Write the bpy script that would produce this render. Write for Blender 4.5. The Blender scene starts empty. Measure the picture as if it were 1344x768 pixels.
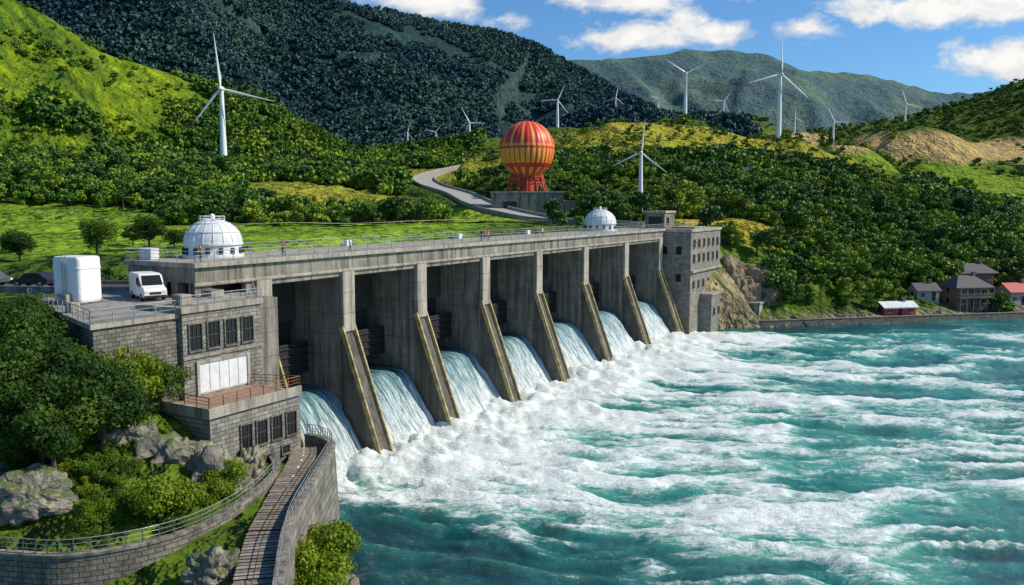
import bpy, math, random
import numpy as np
from mathutils import Vector, Matrix, noise as mnoise
random.seed(7); rng=np.random.default_rng(7)
scene=bpy.context.scene
COL=scene.collection
R=math.radians
# ------------------------------------------------------------------ helpers
def link(o,parent=None):
    COL.objects.link(o)
    if parent is not None: o.parent=parent
    return o
def empty(name,loc=(0,0,0),rotz=0,parent=None):
    o=bpy.data.objects.new(name,None); o.location=loc; o.rotation_euler=(0,0,rotz); o.empty_display_size=.5
    return link(o,parent)
def fast_mesh(name,V,F,mats,midx=None,smooth=False):
    me=bpy.data.meshes.new(name); V=np.asarray(V,dtype=np.float32); F=np.asarray(F,dtype=np.int32)
    k=F.shape[1]
    me.vertices.add(len(V)); me.vertices.foreach_set('co',V.ravel())
    me.loops.add(F.size); me.loops.foreach_set('vertex_index',F.ravel())
    me.polygons.add(len(F)); me.polygons.foreach_set('loop_start',np.arange(0,F.size,k,dtype=np.int32))
    me.polygons.foreach_set('loop_total',np.full(len(F),k,dtype=np.int32))
    for m in mats: me.materials.append(m)
    if midx is not None: me.polygons.foreach_set('material_index',np.asarray(midx,dtype=np.int32))
    me.polygons.foreach_set('use_smooth',np.full(len(F),smooth))
    me.update(calc_edges=True); me.validate()
    return me
class MB:
    def __init__(s): s.v=[];s.f=[];s.m=[];s.sm=[]
    def add(s,vs,fs,m=0,sm=False):
        o=len(s.v); s.v+=[tuple(v) for v in vs]
        for f in fs: s.f.append(tuple(i+o for i in f)); s.m.append(m); s.sm.append(sm)
    def box(s,x0,x1,y0,y1,z0,z1,m=0):
        s.add([(x0,y0,z0),(x1,y0,z0),(x1,y1,z0),(x0,y1,z0),(x0,y0,z1),(x1,y0,z1),(x1,y1,z1),(x0,y1,z1)],
              [(0,3,2,1),(4,5,6,7),(0,1,5,4),(1,2,6,5),(2,3,7,6),(3,0,4,7)],m)
    def prism_y(s,prof,y0,y1,m=0):
        n=len(prof); vs=[(x,y0,z) for x,z in prof]+[(x,y1,z) for x,z in prof]
        s.add(vs,[tuple(range(n)),tuple(range(2*n-1,n-1,-1))]+[(i,i+n,(i+1)%n+n,(i+1)%n) for i in range(n)],m)
    def prism_z(s,poly,z0,z1,m=0,mt=None):
        n=len(poly); vs=[(x,y,z0) for x,y in poly]+[(x,y,z1) for x,y in poly]
        s.add(vs,[tuple(range(n-1,-1,-1))]+[(i,(i+1)%n,(i+1)%n+n,i+n) for i in range(n)],m)
        s.add([(x,y,z1) for x,y in poly],[tuple(range(n))],m if mt is None else mt)
    def lathe(s,prof,c=(0,0),n=24,m=0,sm=True,cap=True):
        vs=[];N=len(prof)
        for r,z in prof:
            for i in range(n):
                a=2*math.pi*i/n; vs.append((c[0]+r*math.cos(a),c[1]+r*math.sin(a),z))
        fs=[(j*n+i,j*n+(i+1)%n,(j+1)*n+(i+1)%n,(j+1)*n+i) for j in range(N-1) for i in range(n)]
        s.add(vs,fs,m,sm)
        if cap: s.add(vs[-n:],[tuple(range(n))],m)
    def tube(s,p,q,r,n=6,m=0,r2=None):
        p=Vector(p);q=Vector(q);d=(q-p)
        if d.length<1e-6:return
        d.normalize(); a=d.orthogonal().normalized(); b=d.cross(a); r2=r if r2 is None else r2
        vs=[p+(a*math.cos(t)+b*math.sin(t))*r for t in [2*math.pi*i/n for i in range(n)]]
        vs+=[q+(a*math.cos(t)+b*math.sin(t))*r2 for t in [2*math.pi*i/n for i in range(n)]]
        s.add(vs,[(i,(i+1)%n,(i+1)%n+n,i+n) for i in range(n)]+[tuple(range(n-1,-1,-1)),tuple(range(n,2*n))],m,n>6)
    def rail(s,pts,h=1.05,step=2.0,m=0,r=.035,bars=3):
        for i in range(len(pts)-1):
            p=Vector(pts[i]);q=Vector(pts[i+1]);L=(q-p).length;n=max(1,int(L/step))
            for k in range(n+1):
                a=p.lerp(q,k/n); s.tube(a,a+Vector((0,0,h)),r*1.2,5,m)
            for b in range(bars):
                z=h*(b+1)/bars; s.tube(p+Vector((0,0,z)),q+Vector((0,0,z)),r if b==bars-1 else r*.6,5,m)
    def obj(s,name,mats,parent=None,loc=(0,0,0),rot=(0,0,0),bevel=0):
        me=bpy.data.meshes.new(name); me.from_pydata(s.v,[],s.f)
        for m in mats: me.materials.append(m)
        me.polygons.foreach_set('material_index',s.m); me.polygons.foreach_set('use_smooth',s.sm)
        uv=me.uv_layers.new(name='UVMap'); me.update()
        co=s.v
        for p in me.polygons:
            nx,ny,nz=abs(p.normal.x),abs(p.normal.y),abs(p.normal.z)
            for li in p.loop_indices:
                x,y,z=co[me.loops[li].vertex_index]
                uv.data[li].uv=(x,y) if nz>max(nx,ny) else ((y,z) if nx>=ny else (x,z))
        o=bpy.data.objects.new(name,me); o.location=loc; o.rotation_euler=rot
        if bevel:
            b=o.modifiers.new('bevel','BEVEL'); b.width=bevel; b.segments=1; b.limit_method='ANGLE'; b.angle_limit=R(50)
        return link(o,parent)
# ------------------------------------------------------------------ numpy noise
def h2(ix,iy,seed):
    n=(ix.astype(np.int64)*374761393+iy.astype(np.int64)*668265263+seed*144269504)&0xffffffff
    n=((n^(n>>13))*1274126177)&0xffffffff
    return ((n^(n>>16))&0xffff)/65535.0
def vn(x,y,seed=0):
    x=np.asarray(x,float);y=np.asarray(y,float)
    ix=np.floor(x);iy=np.floor(y);fx=x-ix;fy=y-iy
    fx=fx*fx*fx*(fx*(fx*6-15)+10);fy=fy*fy*fy*(fy*(fy*6-15)+10)
    a=h2(ix,iy,seed);b=h2(ix+1,iy,seed);c=h2(ix,iy+1,seed);d=h2(ix+1,iy+1,seed)
    return (a*(1-fx)+b*fx)*(1-fy)+(c*(1-fx)+d*fx)*fy
def fbm(x,y,o=4,seed=0):
    t=0;a=.5;n=0
    for i in range(o):
        t=t+a*vn(x,y,seed+i*17);n+=a;a*=.5;x,y=x*1.6-y*1.2,x*1.2+y*1.6
    return t/n
def ridged(x,y,o=4,seed=0):
    t=0;a=.5;n=0
    for i in range(o):
        t=t+a*(1-np.abs(2*vn(x,y,seed+i*13)-1));n+=a;a*=.5;x,y=x*1.6-y*1.2,x*1.2+y*1.6
    return t/n
def sst(a,b,x):
    t=np.clip((x-a)/(b-a),0,1);return t*t*(3-2*t)
# ------------------------------------------------------------------ material helpers
def newmat(name):
    m=bpy.data.materials.new(name);m.use_nodes=True;nt=m.node_tree
    return m,nt,nt.nodes['Principled BSDF']
def N(nt,t,**k):
    n=nt.nodes.new(t)
    for a,b in k.items(): setattr(n,a,b)
    return n
def noise_node(nt,vec,scale,detail=4,rough=.6,dist=0):
    n=N(nt,'ShaderNodeTexNoise');n.inputs['Scale'].default_value=scale;n.inputs['Detail'].default_value=detail
    n.inputs['Roughness'].default_value=rough;n.inputs['Distortion'].default_value=dist
    if vec: nt.links.new(vec,n.inputs['Vector'])
    return n.outputs['Fac']
def ramp(nt,fac,stops):
    r=N(nt,'ShaderNodeValToRGB');e=r.color_ramp.elements
    while len(e)<len(stops): e.new(.5)
    for i,(p,c) in enumerate(stops): e[i].position=p;e[i].color=(*c,1) if len(c)==3 else c
    nt.links.new(fac,r.inputs['Fac']);return r.outputs['Color']
def mixc(nt,fac,a,b,mode='MIX'):
    n=N(nt,'ShaderNodeMix',data_type='RGBA',blend_type=mode)
    for s,v in ((0,fac),(6,a),(7,b)):
        if isinstance(v,(int,float)): n.inputs[s].default_value=v
        elif isinstance(v,tuple): n.inputs[s].default_value=(*v,1)
        else: nt.links.new(v,n.inputs[s])
    return n.outputs[2]
def mth(nt,op,a,b=None,c=None,clamp=False):
    n=N(nt,'ShaderNodeMath',operation=op);n.use_clamp=clamp
    for i,v in enumerate((a,b,c)):
        if v is None: continue
        if isinstance(v,(int,float)): n.inputs[i].default_value=v
        else: nt.links.new(v,n.inputs[i])
    return n.outputs[0]
def coord(nt,which='Object',scale=(1,1,1)):
    t=N(nt,'ShaderNodeTexCoord');mp=N(nt,'ShaderNodeMapping');mp.inputs['Scale'].default_value=scale
    nt.links.new(t.outputs[which],mp.inputs['Vector']);return mp.outputs['Vector']
def bump(nt,b,h,strength=.3,dist=.1):
    n=N(nt,'ShaderNodeBump');n.inputs['Strength'].default_value=strength;n.inputs['Distance'].default_value=dist
    nt.links.new(h,n.inputs['Height']);nt.links.new(n.outputs[0],b.inputs['Normal'])
def simple(name,c,rough=.6,metal=0,var=.25,scale=3,bmp=.1):
    m,nt,b=newmat(name);v=coord(nt);f=noise_node(nt,v,scale)
    lo=tuple(x*(1-var) for x in c);hi=tuple(min(1,x*(1+var)) for x in c)
    nt.links.new(ramp(nt,f,[(.3,lo),(.7,hi)]),b.inputs['Base Color'])
    b.inputs['Roughness'].default_value=rough;b.inputs['Metallic'].default_value=metal
    if bmp: bump(nt,b,f,bmp,.03)
    return m
def concrete(name,c1,c2,stain=(.045,.038,.028),amt=.78):
    m,nt,b=newmat(name);v=coord(nt)
    f=noise_node(nt,v,.45,5,.65);base=ramp(nt,f,[(.3,c1),(.7,c2)])
    vs=coord(nt,'Object',(.9,.9,.06));st=noise_node(nt,vs,1.7,5,.68)
    sf=ramp(nt,st,[(.44,(0,0,0)),(.64,(1,1,1))])
    sf2=mth(nt,'MULTIPLY',sf,amt)
    base=mixc(nt,sf2,base,stain)
    fine=noise_node(nt,v,9,3,.7)
    base=mixc(nt,.4,base,ramp(nt,fine,[(.3,(.3,.3,.3)),(.7,(1,1,1))]),'MULTIPLY')
    sx=N(nt,'ShaderNodeSeparateXYZ');nt.links.new(coord(nt),sx.inputs[0])
    pl=mth(nt,'LESS_THAN',mth(nt,'FRACT',mth(nt,'MULTIPLY',sx.outputs[2],.42)),.035)
    base=mixc(nt,mth(nt,'MULTIPLY',pl,.5),base,(.035,.035,.035))
    nt.links.new(base,b.inputs['Base Color']);b.inputs['Roughness'].default_value=.85
    bump(nt,b,mth(nt,'SUBTRACT',mth(nt,'ADD',fine,f),pl),.4,.07)
    return m
def stone(name,c1,c2,mortar,bw=.75,bh=.34,lich=.3):
    m,nt,b=newmat(name);v=coord(nt,'UV')
    br=N(nt,'ShaderNodeTexBrick');nt.links.new(v,br.inputs['Vector'])
    br.inputs['Color1'].default_value=(*c1,1);br.inputs['Color2'].default_value=(*c2,1);br.inputs['Mortar'].default_value=(*mortar,1)
    br.inputs['Scale'].default_value=1;br.inputs['Brick Width'].default_value=bw;br.inputs['Row Height'].default_value=bh
    br.inputs['Mortar Size'].default_value=.025;br.inputs['Mortar Smooth'].default_value=.3;br.inputs['Bias'].default_value=-.1
    o=coord(nt);f=noise_node(nt,o,.7,5,.7)
    base=mixc(nt,.8,br.outputs['Color'],ramp(nt,f,[(.3,(.45,.45,.45)),(.7,(1.3,1.23,1.12))]),'MULTIPLY')
    vs=coord(nt,'Object',(1,1,.1));st=noise_node(nt,vs,1.5,5,.6)
    base=mixc(nt,mth(nt,'MULTIPLY',ramp(nt,st,[(.5,(0,0,0)),(.75,(1,1,1))]),.6),base,(.05,.055,.035))
    nt.links.new(base,b.inputs['Base Color']);b.inputs['Roughness'].default_value=.9
    fi=noise_node(nt,o,7,3)
    bump(nt,b,mth(nt,'ADD',mth(nt,'MULTIPLY',br.outputs['Fac'],-1),fi),.8,.08)
    return m
M_conc=concrete('concrete',(.20,.185,.155),(.38,.355,.30))
M_concD=concrete('concrete_dark',(.085,.08,.07),(.17,.16,.135))
M_concShade=concrete('concrete_painted_shade',(.02,.022,.022),(.05,.052,.05))  # shade inside the spillway bays, darkened into the concrete colour
M_concL=concrete('concrete_light',(.34,.31,.255),(.52,.48,.395),amt=.6)
M_lich=simple('lichen_edge',(.36,.29,.14),.9,var=.6,scale=1.3)
M_stone=stone('ashlar_stone',(.34,.33,.30),(.20,.20,.19),(.08,.08,.07))
M_stoneD=stone('rubble_stone',(.25,.235,.205),(.13,.13,.115),(.05,.05,.045),.6,.32)
M_dark=simple('dark_void',(.012,.013,.015),.6)
M_steel=simple('rail_steel',(.38,.39,.39),.45,.5)
M_rust=simple('rail_rusty',(.28,.12,.06),.6,.3)
M_white=simple('white_paint',(.80,.80,.78),.35,var=.07,scale=1.2,bmp=.03)
M_whiteD=simple('dome_white',(.66,.68,.69),.45,var=.16,scale=1.1,bmp=.05)
M_grey=simple('grey_paint',(.12,.12,.12),.5)
M_asph=simple('asphalt',(.06,.06,.062),.9,scale=8)
M_pave=concrete('paving',(.24,.235,.22),(.40,.38,.34),amt=.5)
M_redfloor=simple('terracotta_floor',(.27,.18,.13),.85,scale=2)
M_glass,_nt,_b=newmat('window_glass');_b.inputs['Base Color'].default_value=(.012,.016,.018,1);_b.inputs['Roughness'].default_value=.25;_b.inputs['Specular IOR Level'].default_value=.3
M_rubber=simple('rubber',(.02,.02,.02),.8)
M_red=simple('red_paint',(.50,.05,.03),.5)
M_roof=simple('slate_roof',(.07,.07,.08),.7,scale=4,var=.4,bmp=.4)
M_roofR=simple('red_tin_roof',(.46,.07,.045),.5)
M_wood=simple('planks',(.22,.18,.14),.85,scale=3,var=.4)
def rockmat(name,a,bb,cc,mossy=.62):
    m,nt,b=newmat(name);v=coord(nt);f=noise_node(nt,v,.5,6,.7,.6);f2=noise_node(nt,v,2.2,5,.7)
    c=ramp(nt,f,[(.3,a),(.5,bb),(.7,cc)])
    g=N(nt,'ShaderNodeNewGeometry');sz=N(nt,'ShaderNodeSeparateXYZ');nt.links.new(g.outputs['Normal'],sz.inputs[0])
    mm=mth(nt,'MULTIPLY',ramp(nt,mth(nt,'ADD',mth(nt,'MULTIPLY',sz.outputs[2],.5),mth(nt,'MULTIPLY',f2,.5)),[(mossy,(0,0,0)),(mossy+.08,(1,1,1))]),.9)
    nt.links.new(mixc(nt,mm,mixc(nt,.6,c,ramp(nt,f2,[(.35,(.3,.3,.3)),(.65,(1.1,1.1,1.1))]),'MULTIPLY'),(.07,.12,.02)),b.inputs['Base Color'])
    b.inputs['Roughness'].default_value=.95;bump(nt,b,mth(nt,'ADD',f,f2),1,.35);return m
M_rock=rockmat('rock',(.10,.09,.075),(.29,.26,.21),(.48,.43,.35),.57)
M_rockW=rockmat('cliff_rock',(.13,.09,.06),(.34,.25,.165),(.52,.40,.27),.58)
def leafmat(name,a,bb,c,tr_=True,sunpatch=.03):
    m,nt,b=newmat(name);oi=N(nt,'ShaderNodeObjectInfo')
    g=N(nt,'ShaderNodeNewGeometry')
    if tr_:
        f=noise_node(nt,g.outputs['Position'],.55,1);k=mth(nt,'ADD',mth(nt,'MULTIPLY',oi.outputs['Random'],.5),mth(nt,'MULTIPLY',f,.55))
    else:
        f=noise_node(nt,g.outputs['Position'],sunpatch,1,.6)  # broad position noise paints sunlit patches across the forest
        k=mth(nt,'ADD',mth(nt,'MULTIPLY',oi.outputs['Random'],.6),mth(nt,'SUBTRACT',mth(nt,'MULTIPLY',f,1.7),.62))
    col=ramp(nt,k,[(.10,a),(.5,bb),(.95,c)])
    nt.links.new(col,b.inputs['Base Color']);b.inputs['Roughness'].default_value=.6;b.inputs['Specular IOR Level'].default_value=.2
    if tr_:
        tr=N(nt,'ShaderNodeBsdfTranslucent');nt.links.new(mixc(nt,.5,col,(.18,.26,.02)),tr.inputs['Color'])
        ms=N(nt,'ShaderNodeMixShader');ms.inputs[0].default_value=.28
        nt.links.new(b.outputs[0],ms.inputs[1]);nt.links.new(tr.outputs[0],ms.inputs[2])
        nt.links.new(ms.outputs[0],nt.nodes['Material Output'].inputs['Surface'])
    return m
M_leaf=leafmat('leaves',(.045,.10,.012),(.09,.175,.016),(.18,.27,.025))
M_leafD=leafmat('leaves_dark',(.022,.06,.012),(.048,.105,.015),(.11,.18,.02))
M_leafY=leafmat('leaves_bright',(.12,.20,.013),(.19,.27,.016),(.27,.31,.022))
M_leafG=leafmat('leaves_hill',(.045,.115,.018),(.12,.225,.020),(.28,.36,.028),False)
M_leafG2=leafmat('leaves_hill_dark',(.028,.078,.020),(.075,.155,.022),(.17,.25,.026),False)
M_leafHaze=leafmat('leaves_mountain_hazed',(.018,.060,.082),(.032,.092,.098),(.075,.155,.10),False,.006)  # bluish leaf colour carries painted aerial haze
M_bark=simple('bark',(.09,.065,.045),.9,scale=6,bmp=.4)
# ------------------------------------------------------------------ terrain definition
CP=np.array([
(-17,67,8),(-15.8,54.5,8),(-13.8,44.5,8),(-13,35,8),(-18.5,60,8),(-19.5,54,8.1),(-21,52.5,8.3),(-27,49.5,8.3),(-33,50,8.5),(-45,52,9.5),
(-24,42,4),(-32,42,4),(-45,43,4),(-60,44,5),(-22,58,10),(-25,63,12.5),(-28,60,12.5),(-33,62,15),(-38,66,17.5),(-46,68,18.5),(-40,58,13.5),
(-50,60,16),(-34,55,11.3),(-45,57,12.8),(-60,62,17.5),(-60,75,20),(-70,50,15),(-90,60,22),(-36,72,18),(-30,70,14),(-28,75,13),(-23,70,6),(-21,74,4),
(-45,82,20.1),(-60,86,20.2),(-80,90,20.5),(-110,98,21),(-40,90,20.4),(-38,98,21.2),(-70,100,21.5),(-20,20,2),(-60,20,4),
(-60,110,22),(-40,110,22),(-100,120,22),(-150,130,24),(-30,130,22.5),(-60,160,23),(-120,180,24.5),(-200,200,30),(-90,220,26),(-150,240,33),
(-40,200,24),(-10,160,23),(10,185,23),(-20,240,25),(-61,300,35),(-102,300,36.5),(-62,270,29),(-40,260,26),(-38,320,29),
(27,203,24),(12,212,24.6),(5,222,25.6),(-8,255,28.5),(-16,300,32),(-28,345,35.5),(-44,400,40),(-60,470,46),(4,250,26.8),(20,255,27.5),
(40,215,23.5),(50,240,25),(39.6,260,26.2),(80,240,24),(67,225,22.5),(45,207,22.6),(62,209,14),(74,212,10),(61,201,4),(59,196,.6),(78,201,.8),
(100,206,.8),(130,213,.8),(170,223,.8),(200,230,.8),(95,211,2),(120,220,2),(140,226,2.2),(170,235,3),(110,250,14),(150,260,14),(200,280,12),
(110,300,30),(160,320,27),(230,330,16),(60,300,38),(100,350,46),(150,370,42),(20,300,36),(20,350,46),
(200,480,32),(300,500,24),(400,420,14),(300,300,8),(350,262,2),(500,350,4),(300,600,48),(350,600,50),(300,550,38),(360,680,64),(250,600,46),(330,760,80),(430,760,84),(450,680,70),(260,700,66),
(0,700,70),(-50,600,60),(100,800,88),(150,600,58),(200,1000,100),(100,1500,110),(600,1500,110),(800,500,30),(1000,1000,60),(-300,250,60),(-400,100,60),(-200,100,28),
(0,3500,200),(2000,3000,200),(-2000,3000,200),(-1500,800,150),(2500,1000,100)],float)
def rk(x,y):
    d=np.sqrt((x[:,None]-CP[:,0])**2+(y[:,None]-CP[:,1])**2);return d
_A=np.sqrt((CP[:,None,0]-CP[None,:,0])**2+(CP[:,None,1]-CP[None,:,1])**2)
_n=len(CP);_S=np.zeros((_n+1,_n+1));_S[:_n,:_n]=_A;_S[:_n,_n]=1;_S[_n,:_n]=1
_w=np.linalg.solve(_S,np.append(CP[:,2],0))
def rbf(x,y):
    out=np.empty(len(x))
    for i in range(0,len(x),20000):
        out[i:i+20000]=rk(x[i:i+20000],y[i:i+20000])@_w[:_n]+_w[_n]
    return out
RA=[(-600,380,210),(-420,400,188),(-267,416,144),(-231,429,122),(-212,442,108),(-170,455,94),(-139,468,80),(-104,481,64),(-77,494,50),(-51,507,38)]
RB=[(-900,1000,520),(-500,1100,424),(-359,1100,351),(-263,1100,306),(-215,1150,291),(-158,1180,288),(-76,1200,274),(-23,1200,268),(30,1200,250),(92,1180,213),(152,1150,176),(208,1120,147),(300,1080,110)]
RB2=[(-263,1100,306),(-190,950,205),(-120,820,120),(-70,740,80)]
RB3=[(30,1200,250),(60,1050,170),(70,900,110)]
RB4=[(-500,1100,424),(-380,850,290),(-260,700,170),(-170,620,95)]
RB5=[(-76,1200,274),(-50,1060,195),(-5,920,120)]
RC=[(-100,2200,300),(50,2200,335),(133,2200,399),(309,2200,403),(445,2200,424),(563,2200,424),(660,2200,411),(739,2200,372),(897,2200,365),(996,2200,342),(1096,2200,315),(1214,2200,315),(1432,2200,300),(2000,2200,260)]
RC2=[(445,2200,424),(520,1950,300),(560,1700,170)]
RC3=[(739,2200,372),(800,1900,250),(820,1650,140)]
RC4=[(250,2200,403),(300,1950,300),(330,1700,180)]
RE=[(329,900,108),(386,900,116),(426,900,124),(473,900,138),(538,900,161),(622,900,187),(800,900,220)]
RD=[(-20,430,55),(11,440,62.5),(51.5,450,72),(80,450,72.5),(106,440,68),(146,430,58),(172,420,50),(195,410,42),(242,400,24),(300,400,14)]
RIDGES=[(RA,.60,14,75),(RB,.55,75,230),(RB2,.6,30,150),(RB3,.55,30,150),(RB4,.6,40,150),(RB5,.55,30,150),(RC,.5,150,420),(RC2,.5,70,300),(RC3,.5,70,300),(RC4,.5,70,300),(RE,.42,14,120),(RD,.42,3,60)]
def segs(P,x,y):
    best=np.full(len(x),1e9);bz=np.zeros(len(x))
    for a,b in zip(P[:-1],P[1:]):
        dx,dy=b[0]-a[0],b[1]-a[1];t=np.clip(((x-a[0])*dx+(y-a[1])*dy)/(dx*dx+dy*dy),0,1)
        d=np.hypot(x-a[0]-t*dx,y-a[1]-t*dy);z=a[2]+t*(b[2]-a[2]);k=d<best
        best[k]=d[k];bz[k]=z[k]
    return best,bz
PADS=[(-102,300,37,14),(97.5,480,76,20),(138,440,62,18),(39.6,260,26.2,12),(32,600,82,40),(-30,600,76,40),(-54,600,66,30),(173.6,700,97,60),(85,700,102,60),(196.5,520,64,40),(323,700,91,50),(206,620,80,40)]
ROADS=[([(34,206,23.7),(27,205,24),(12,212,24.6),(4,222,25.6),(-8,250,28.2),(-19,300,32.5),(-33,345,36.5),(-40,385,40.5),(-36,425,45),(-20,450,50)],5.5),
       ([(-36,86,20.35),(-60,88,20.4),(-80,92,20.6),(-120,100,21.3)],3.6)]
TX,TY=-13.9,91.8
def to_sa(x,y):
    dx,dy=x-TX,y-TY;return .5*dx+.86603*dy,.86603*dx-.5*dy
def from_sa(s,a): return TX+.5*s+.86603*a,TY+.86603*s-.5*a
def river(x,y):
    s,a=to_sa(x,y)
    bank=np.interp(y,[0,42,50,58,66,70,76,81,85,90,95,110],[-11,-12.6,-14.4,-15,-15.2,-16.5,-20,-24,-29,-34,-40,-60])
    fR=-((x-59)*-.223+(y-196)*.975)
    return np.minimum(np.minimum(x-bank,fR),a+19)
def H(x,y):
    x=np.atleast_1d(np.asarray(x,float));y=np.atleast_1d(np.asarray(y,float))
    h=rbf(x,y)
    far=sst(150,400,np.hypot(x,y))
    h=h+(fbm(x/9,y/9,4,3)-.5)*(.8+far*4)
    for P,sl,amp,sc in RIDGES:
        d,z=segs(P,x,y)
        wx=fbm(x/sc/1.5,y/sc/1.5,3,9)-.5
        r=z-sl*d*(1+.5*wx)+amp*(ridged(x/sc,y/sc,5,21)-.62)*np.clip(d/(sc*.8),.04,1)
        k=3+far*6
        hh=np.clip(.5+.5*(r-h)/k,0,1);h=h*(1-hh)+r*hh+k*hh*(1-hh)
    for px,py,pz,pr in PADS:
        d=np.hypot(x-px,y-py);w=1-sst(pr*.3,pr*1.6,d);h=h*(1-w)+pz*w
    for P,wd in ROADS:
        d,z=segs(P,x,y);w=1-sst(wd+1,wd+9,d);h=h*(1-w)+(z-.25)*w
    rv=sst(0,2.2,river(x,y));h=h*(1-rv)+(-5)*rv
    return h
def h1(x,y): return float(H([x],[y])[0])
def polar(r0,r1,nr,t0,t1,nth):
    r=np.exp(np.linspace(math.log(r0),math.log(r1),nr));t=np.radians(np.linspace(t0,t1,nth))
    rr,tt=np.meshgrid(r,t,indexing='ij');x=(rr*np.sin(tt)).ravel();y=(rr*np.cos(tt)).ravel()
    i=np.arange(nr-1)[:,None]*nth+np.arange(nth-1)[None,:];i=i.ravel()
    F=np.stack([i,i+nth,i+nth+1,i+1],1)[:,::-1];return x,y,F
x,y,F=polar(22,4200,520,-62,62,620)
z=H(x,y)
def gauss(cx,cy,rx,ry,ang=0):
    dx,dy=x-cx,y-cy;c,s_=math.cos(ang),math.sin(ang);u=(dx*c+dy*s_)/rx;v=(-dx*s_+dy*c)/ry
    return 1-sst(.6,1.15,np.hypot(u,v)+(fbm(x/14,y/14,3,5)-.5)*.6)
zz=z.reshape(520,620);xx=x.reshape(520,620);yy=y.reshape(520,620)
gr=np.hypot(*[np.gradient(zz)[0]/np.maximum(1e-3,np.hypot(np.gradient(xx)[0],np.gradient(yy)[0])),np.gradient(zz)[1]/np.maximum(1e-3,np.hypot(np.gradient(xx)[1],np.gradient(yy)[1]))]).ravel()
dist=np.hypot(x,y)
n1=fbm(x/22,y/22,4,31);n2=fbm(x/6,y/6,3,37);n3=fbm(x/90,y/90,4,41)
C=np.stack([.05+.06*n1,.10+.09*n1,.014+.006*n1],1)
def blend(C,w,col):
    col=np.asarray(col,float);w=np.clip(w,0,1)[:,None]
    return C*(1-w)+(col if col.ndim==2 else col[None,:])*w
mead=(1-sst(25.5,30,z))*sst(100,108,y+ .12*x)*(1-sst(-25,-12,x-(y-120)*.2))
C=blend(C,mead,np.stack([.14+.16*n2*n1*2,.27+.18*n2*n1*2,.022+.01*n2],1))
def openA_f(x,y,n1): return x+.1*(y-300)+(n1-.5)*150
openA=(1-sst(-190,-120,openA_f(x,y,n1)))*(dist<620)*(z>28)
terr=(.5+.5*np.sin(z*1.3+n1*5))**1.5
patch=sst(.38,.6,fbm(x/30,y/18,4,83))
C=blend(C,openA*.95,np.stack([.06+.20*terr*n2*1.2+.08*patch,.14+.21*terr*n2*1.2+.09*patch,.016+0*terr],1))
yel=np.stack([.29+.14*n2,.32+.10*n2,.035+.02*n2],1)
C=blend(C,gauss(-66,290,30,46,.2),yel*.9)
topD=gauss(80,420,98,48)*sst(.22,.45,n1+.08)
C=blend(C,topD,yel*np.array([1.02,.95,1.])*(.7+.65*n1[:,None]))
C=blend(C,gauss(57,224,22,10,.1)*(z>18),np.stack([.34+.12*n2,.30+.08*n2,.03+.02*n2],1))
C=blend(C,gauss(-34,420,24,80,.3),yel*.8)
ev=(x>190)&(y>470)&(y<965)
olive=np.stack([.07+.07*n1,.12+.08*n1,.025+.0*n1],1)
C=blend(C,ev*1.,olive)
tan=np.stack([.50+.12*n2,.37+.08*n2,.17+.03*n2],1)
C=blend(C,ev*sst(62,66,z+n1*6)*(1-sst(84,92,z+n1*8-.02*(x-300)))*.95,tan)
grn=np.stack([.16+.10*n2,.29+.08*n2,.03+0*n2],1)
C=blend(C,ev*(1-sst(60,65,z+n1*6))*sst(.30,.40,fbm(x/45,y/45,2,77)),grn)
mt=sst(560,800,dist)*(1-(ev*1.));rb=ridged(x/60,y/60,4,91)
mcol_haze=np.stack([.022+.02*n3,.066+.03*n3,.080+.012*n3],1)*(.65+.6*rb[:,None])  # blue distance haze mixed into the mountain ground colour
C=blend(C,mt*.97,mcol_haze)
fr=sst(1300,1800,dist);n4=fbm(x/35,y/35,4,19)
C=blend(C,fr*.95,np.stack([.075+.05*n4,.15+.06*n4,.195+.02*n4],1))  # far range: paler blue, haze painted into the ground colour
C=blend(C,fr*.55*sst(.5,.58,fbm(x/130,y/130,5,66)),(.17,.26,.19))  # lighter patches painted in as sunlit ground on the far range
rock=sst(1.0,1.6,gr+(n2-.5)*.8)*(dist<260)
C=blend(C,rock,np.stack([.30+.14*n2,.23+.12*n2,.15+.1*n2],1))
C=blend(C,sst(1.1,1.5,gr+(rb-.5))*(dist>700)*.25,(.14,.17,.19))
nb=(x<-13)&(y<80)&(x>-70)
C=blend(C,nb*.85*(1-rock),np.stack([.05+.09*n2,.10+.12*n2,.012+.01*n2],1))
C=blend(C,((z<2.6)&(y>190))*1.,np.stack([.16+.1*n2,.15+.1*n2,.10+.05*n2],1))
M_ter,nt,b=newmat('terrain_ground')
at=N(nt,'ShaderNodeAttribute',attribute_name='Col');v=coord(nt)
fa=noise_node(nt,v,.9,3,.7);fb=noise_node(nt,v,.12,5,.75);fc=noise_node(nt,v,.02,5,.7)
c=mixc(nt,.85,at.outputs['Color'],ramp(nt,fa,[(.3,(.45,.5,.45)),(.7,(1.4,1.35,1.3))]),'MULTIPLY')
c=mixc(nt,.8,c,ramp(nt,fb,[(.32,(.38,.45,.48)),(.68,(1.5,1.4,1.3))]),'MULTIPLY')
nt.links.new(c,b.inputs['Base Color']);b.inputs['Roughness'].default_value=1;b.inputs['Specular IOR Level'].default_value=.1
hh=mth(nt,'ADD',mth(nt,'MULTIPLY',fa,.25),mth(nt,'ADD',mth(nt,'MULTIPLY',fb,2.8),mth(nt,'MULTIPLY',fc,16)))
bump(nt,b,hh,1,1.8)
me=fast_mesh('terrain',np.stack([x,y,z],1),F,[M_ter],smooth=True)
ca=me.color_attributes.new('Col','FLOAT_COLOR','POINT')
ca.data.foreach_set('color',np.concatenate([np.clip(C,0,1),np.ones((len(C),1))],1).astype(np.float32).ravel())
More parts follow.
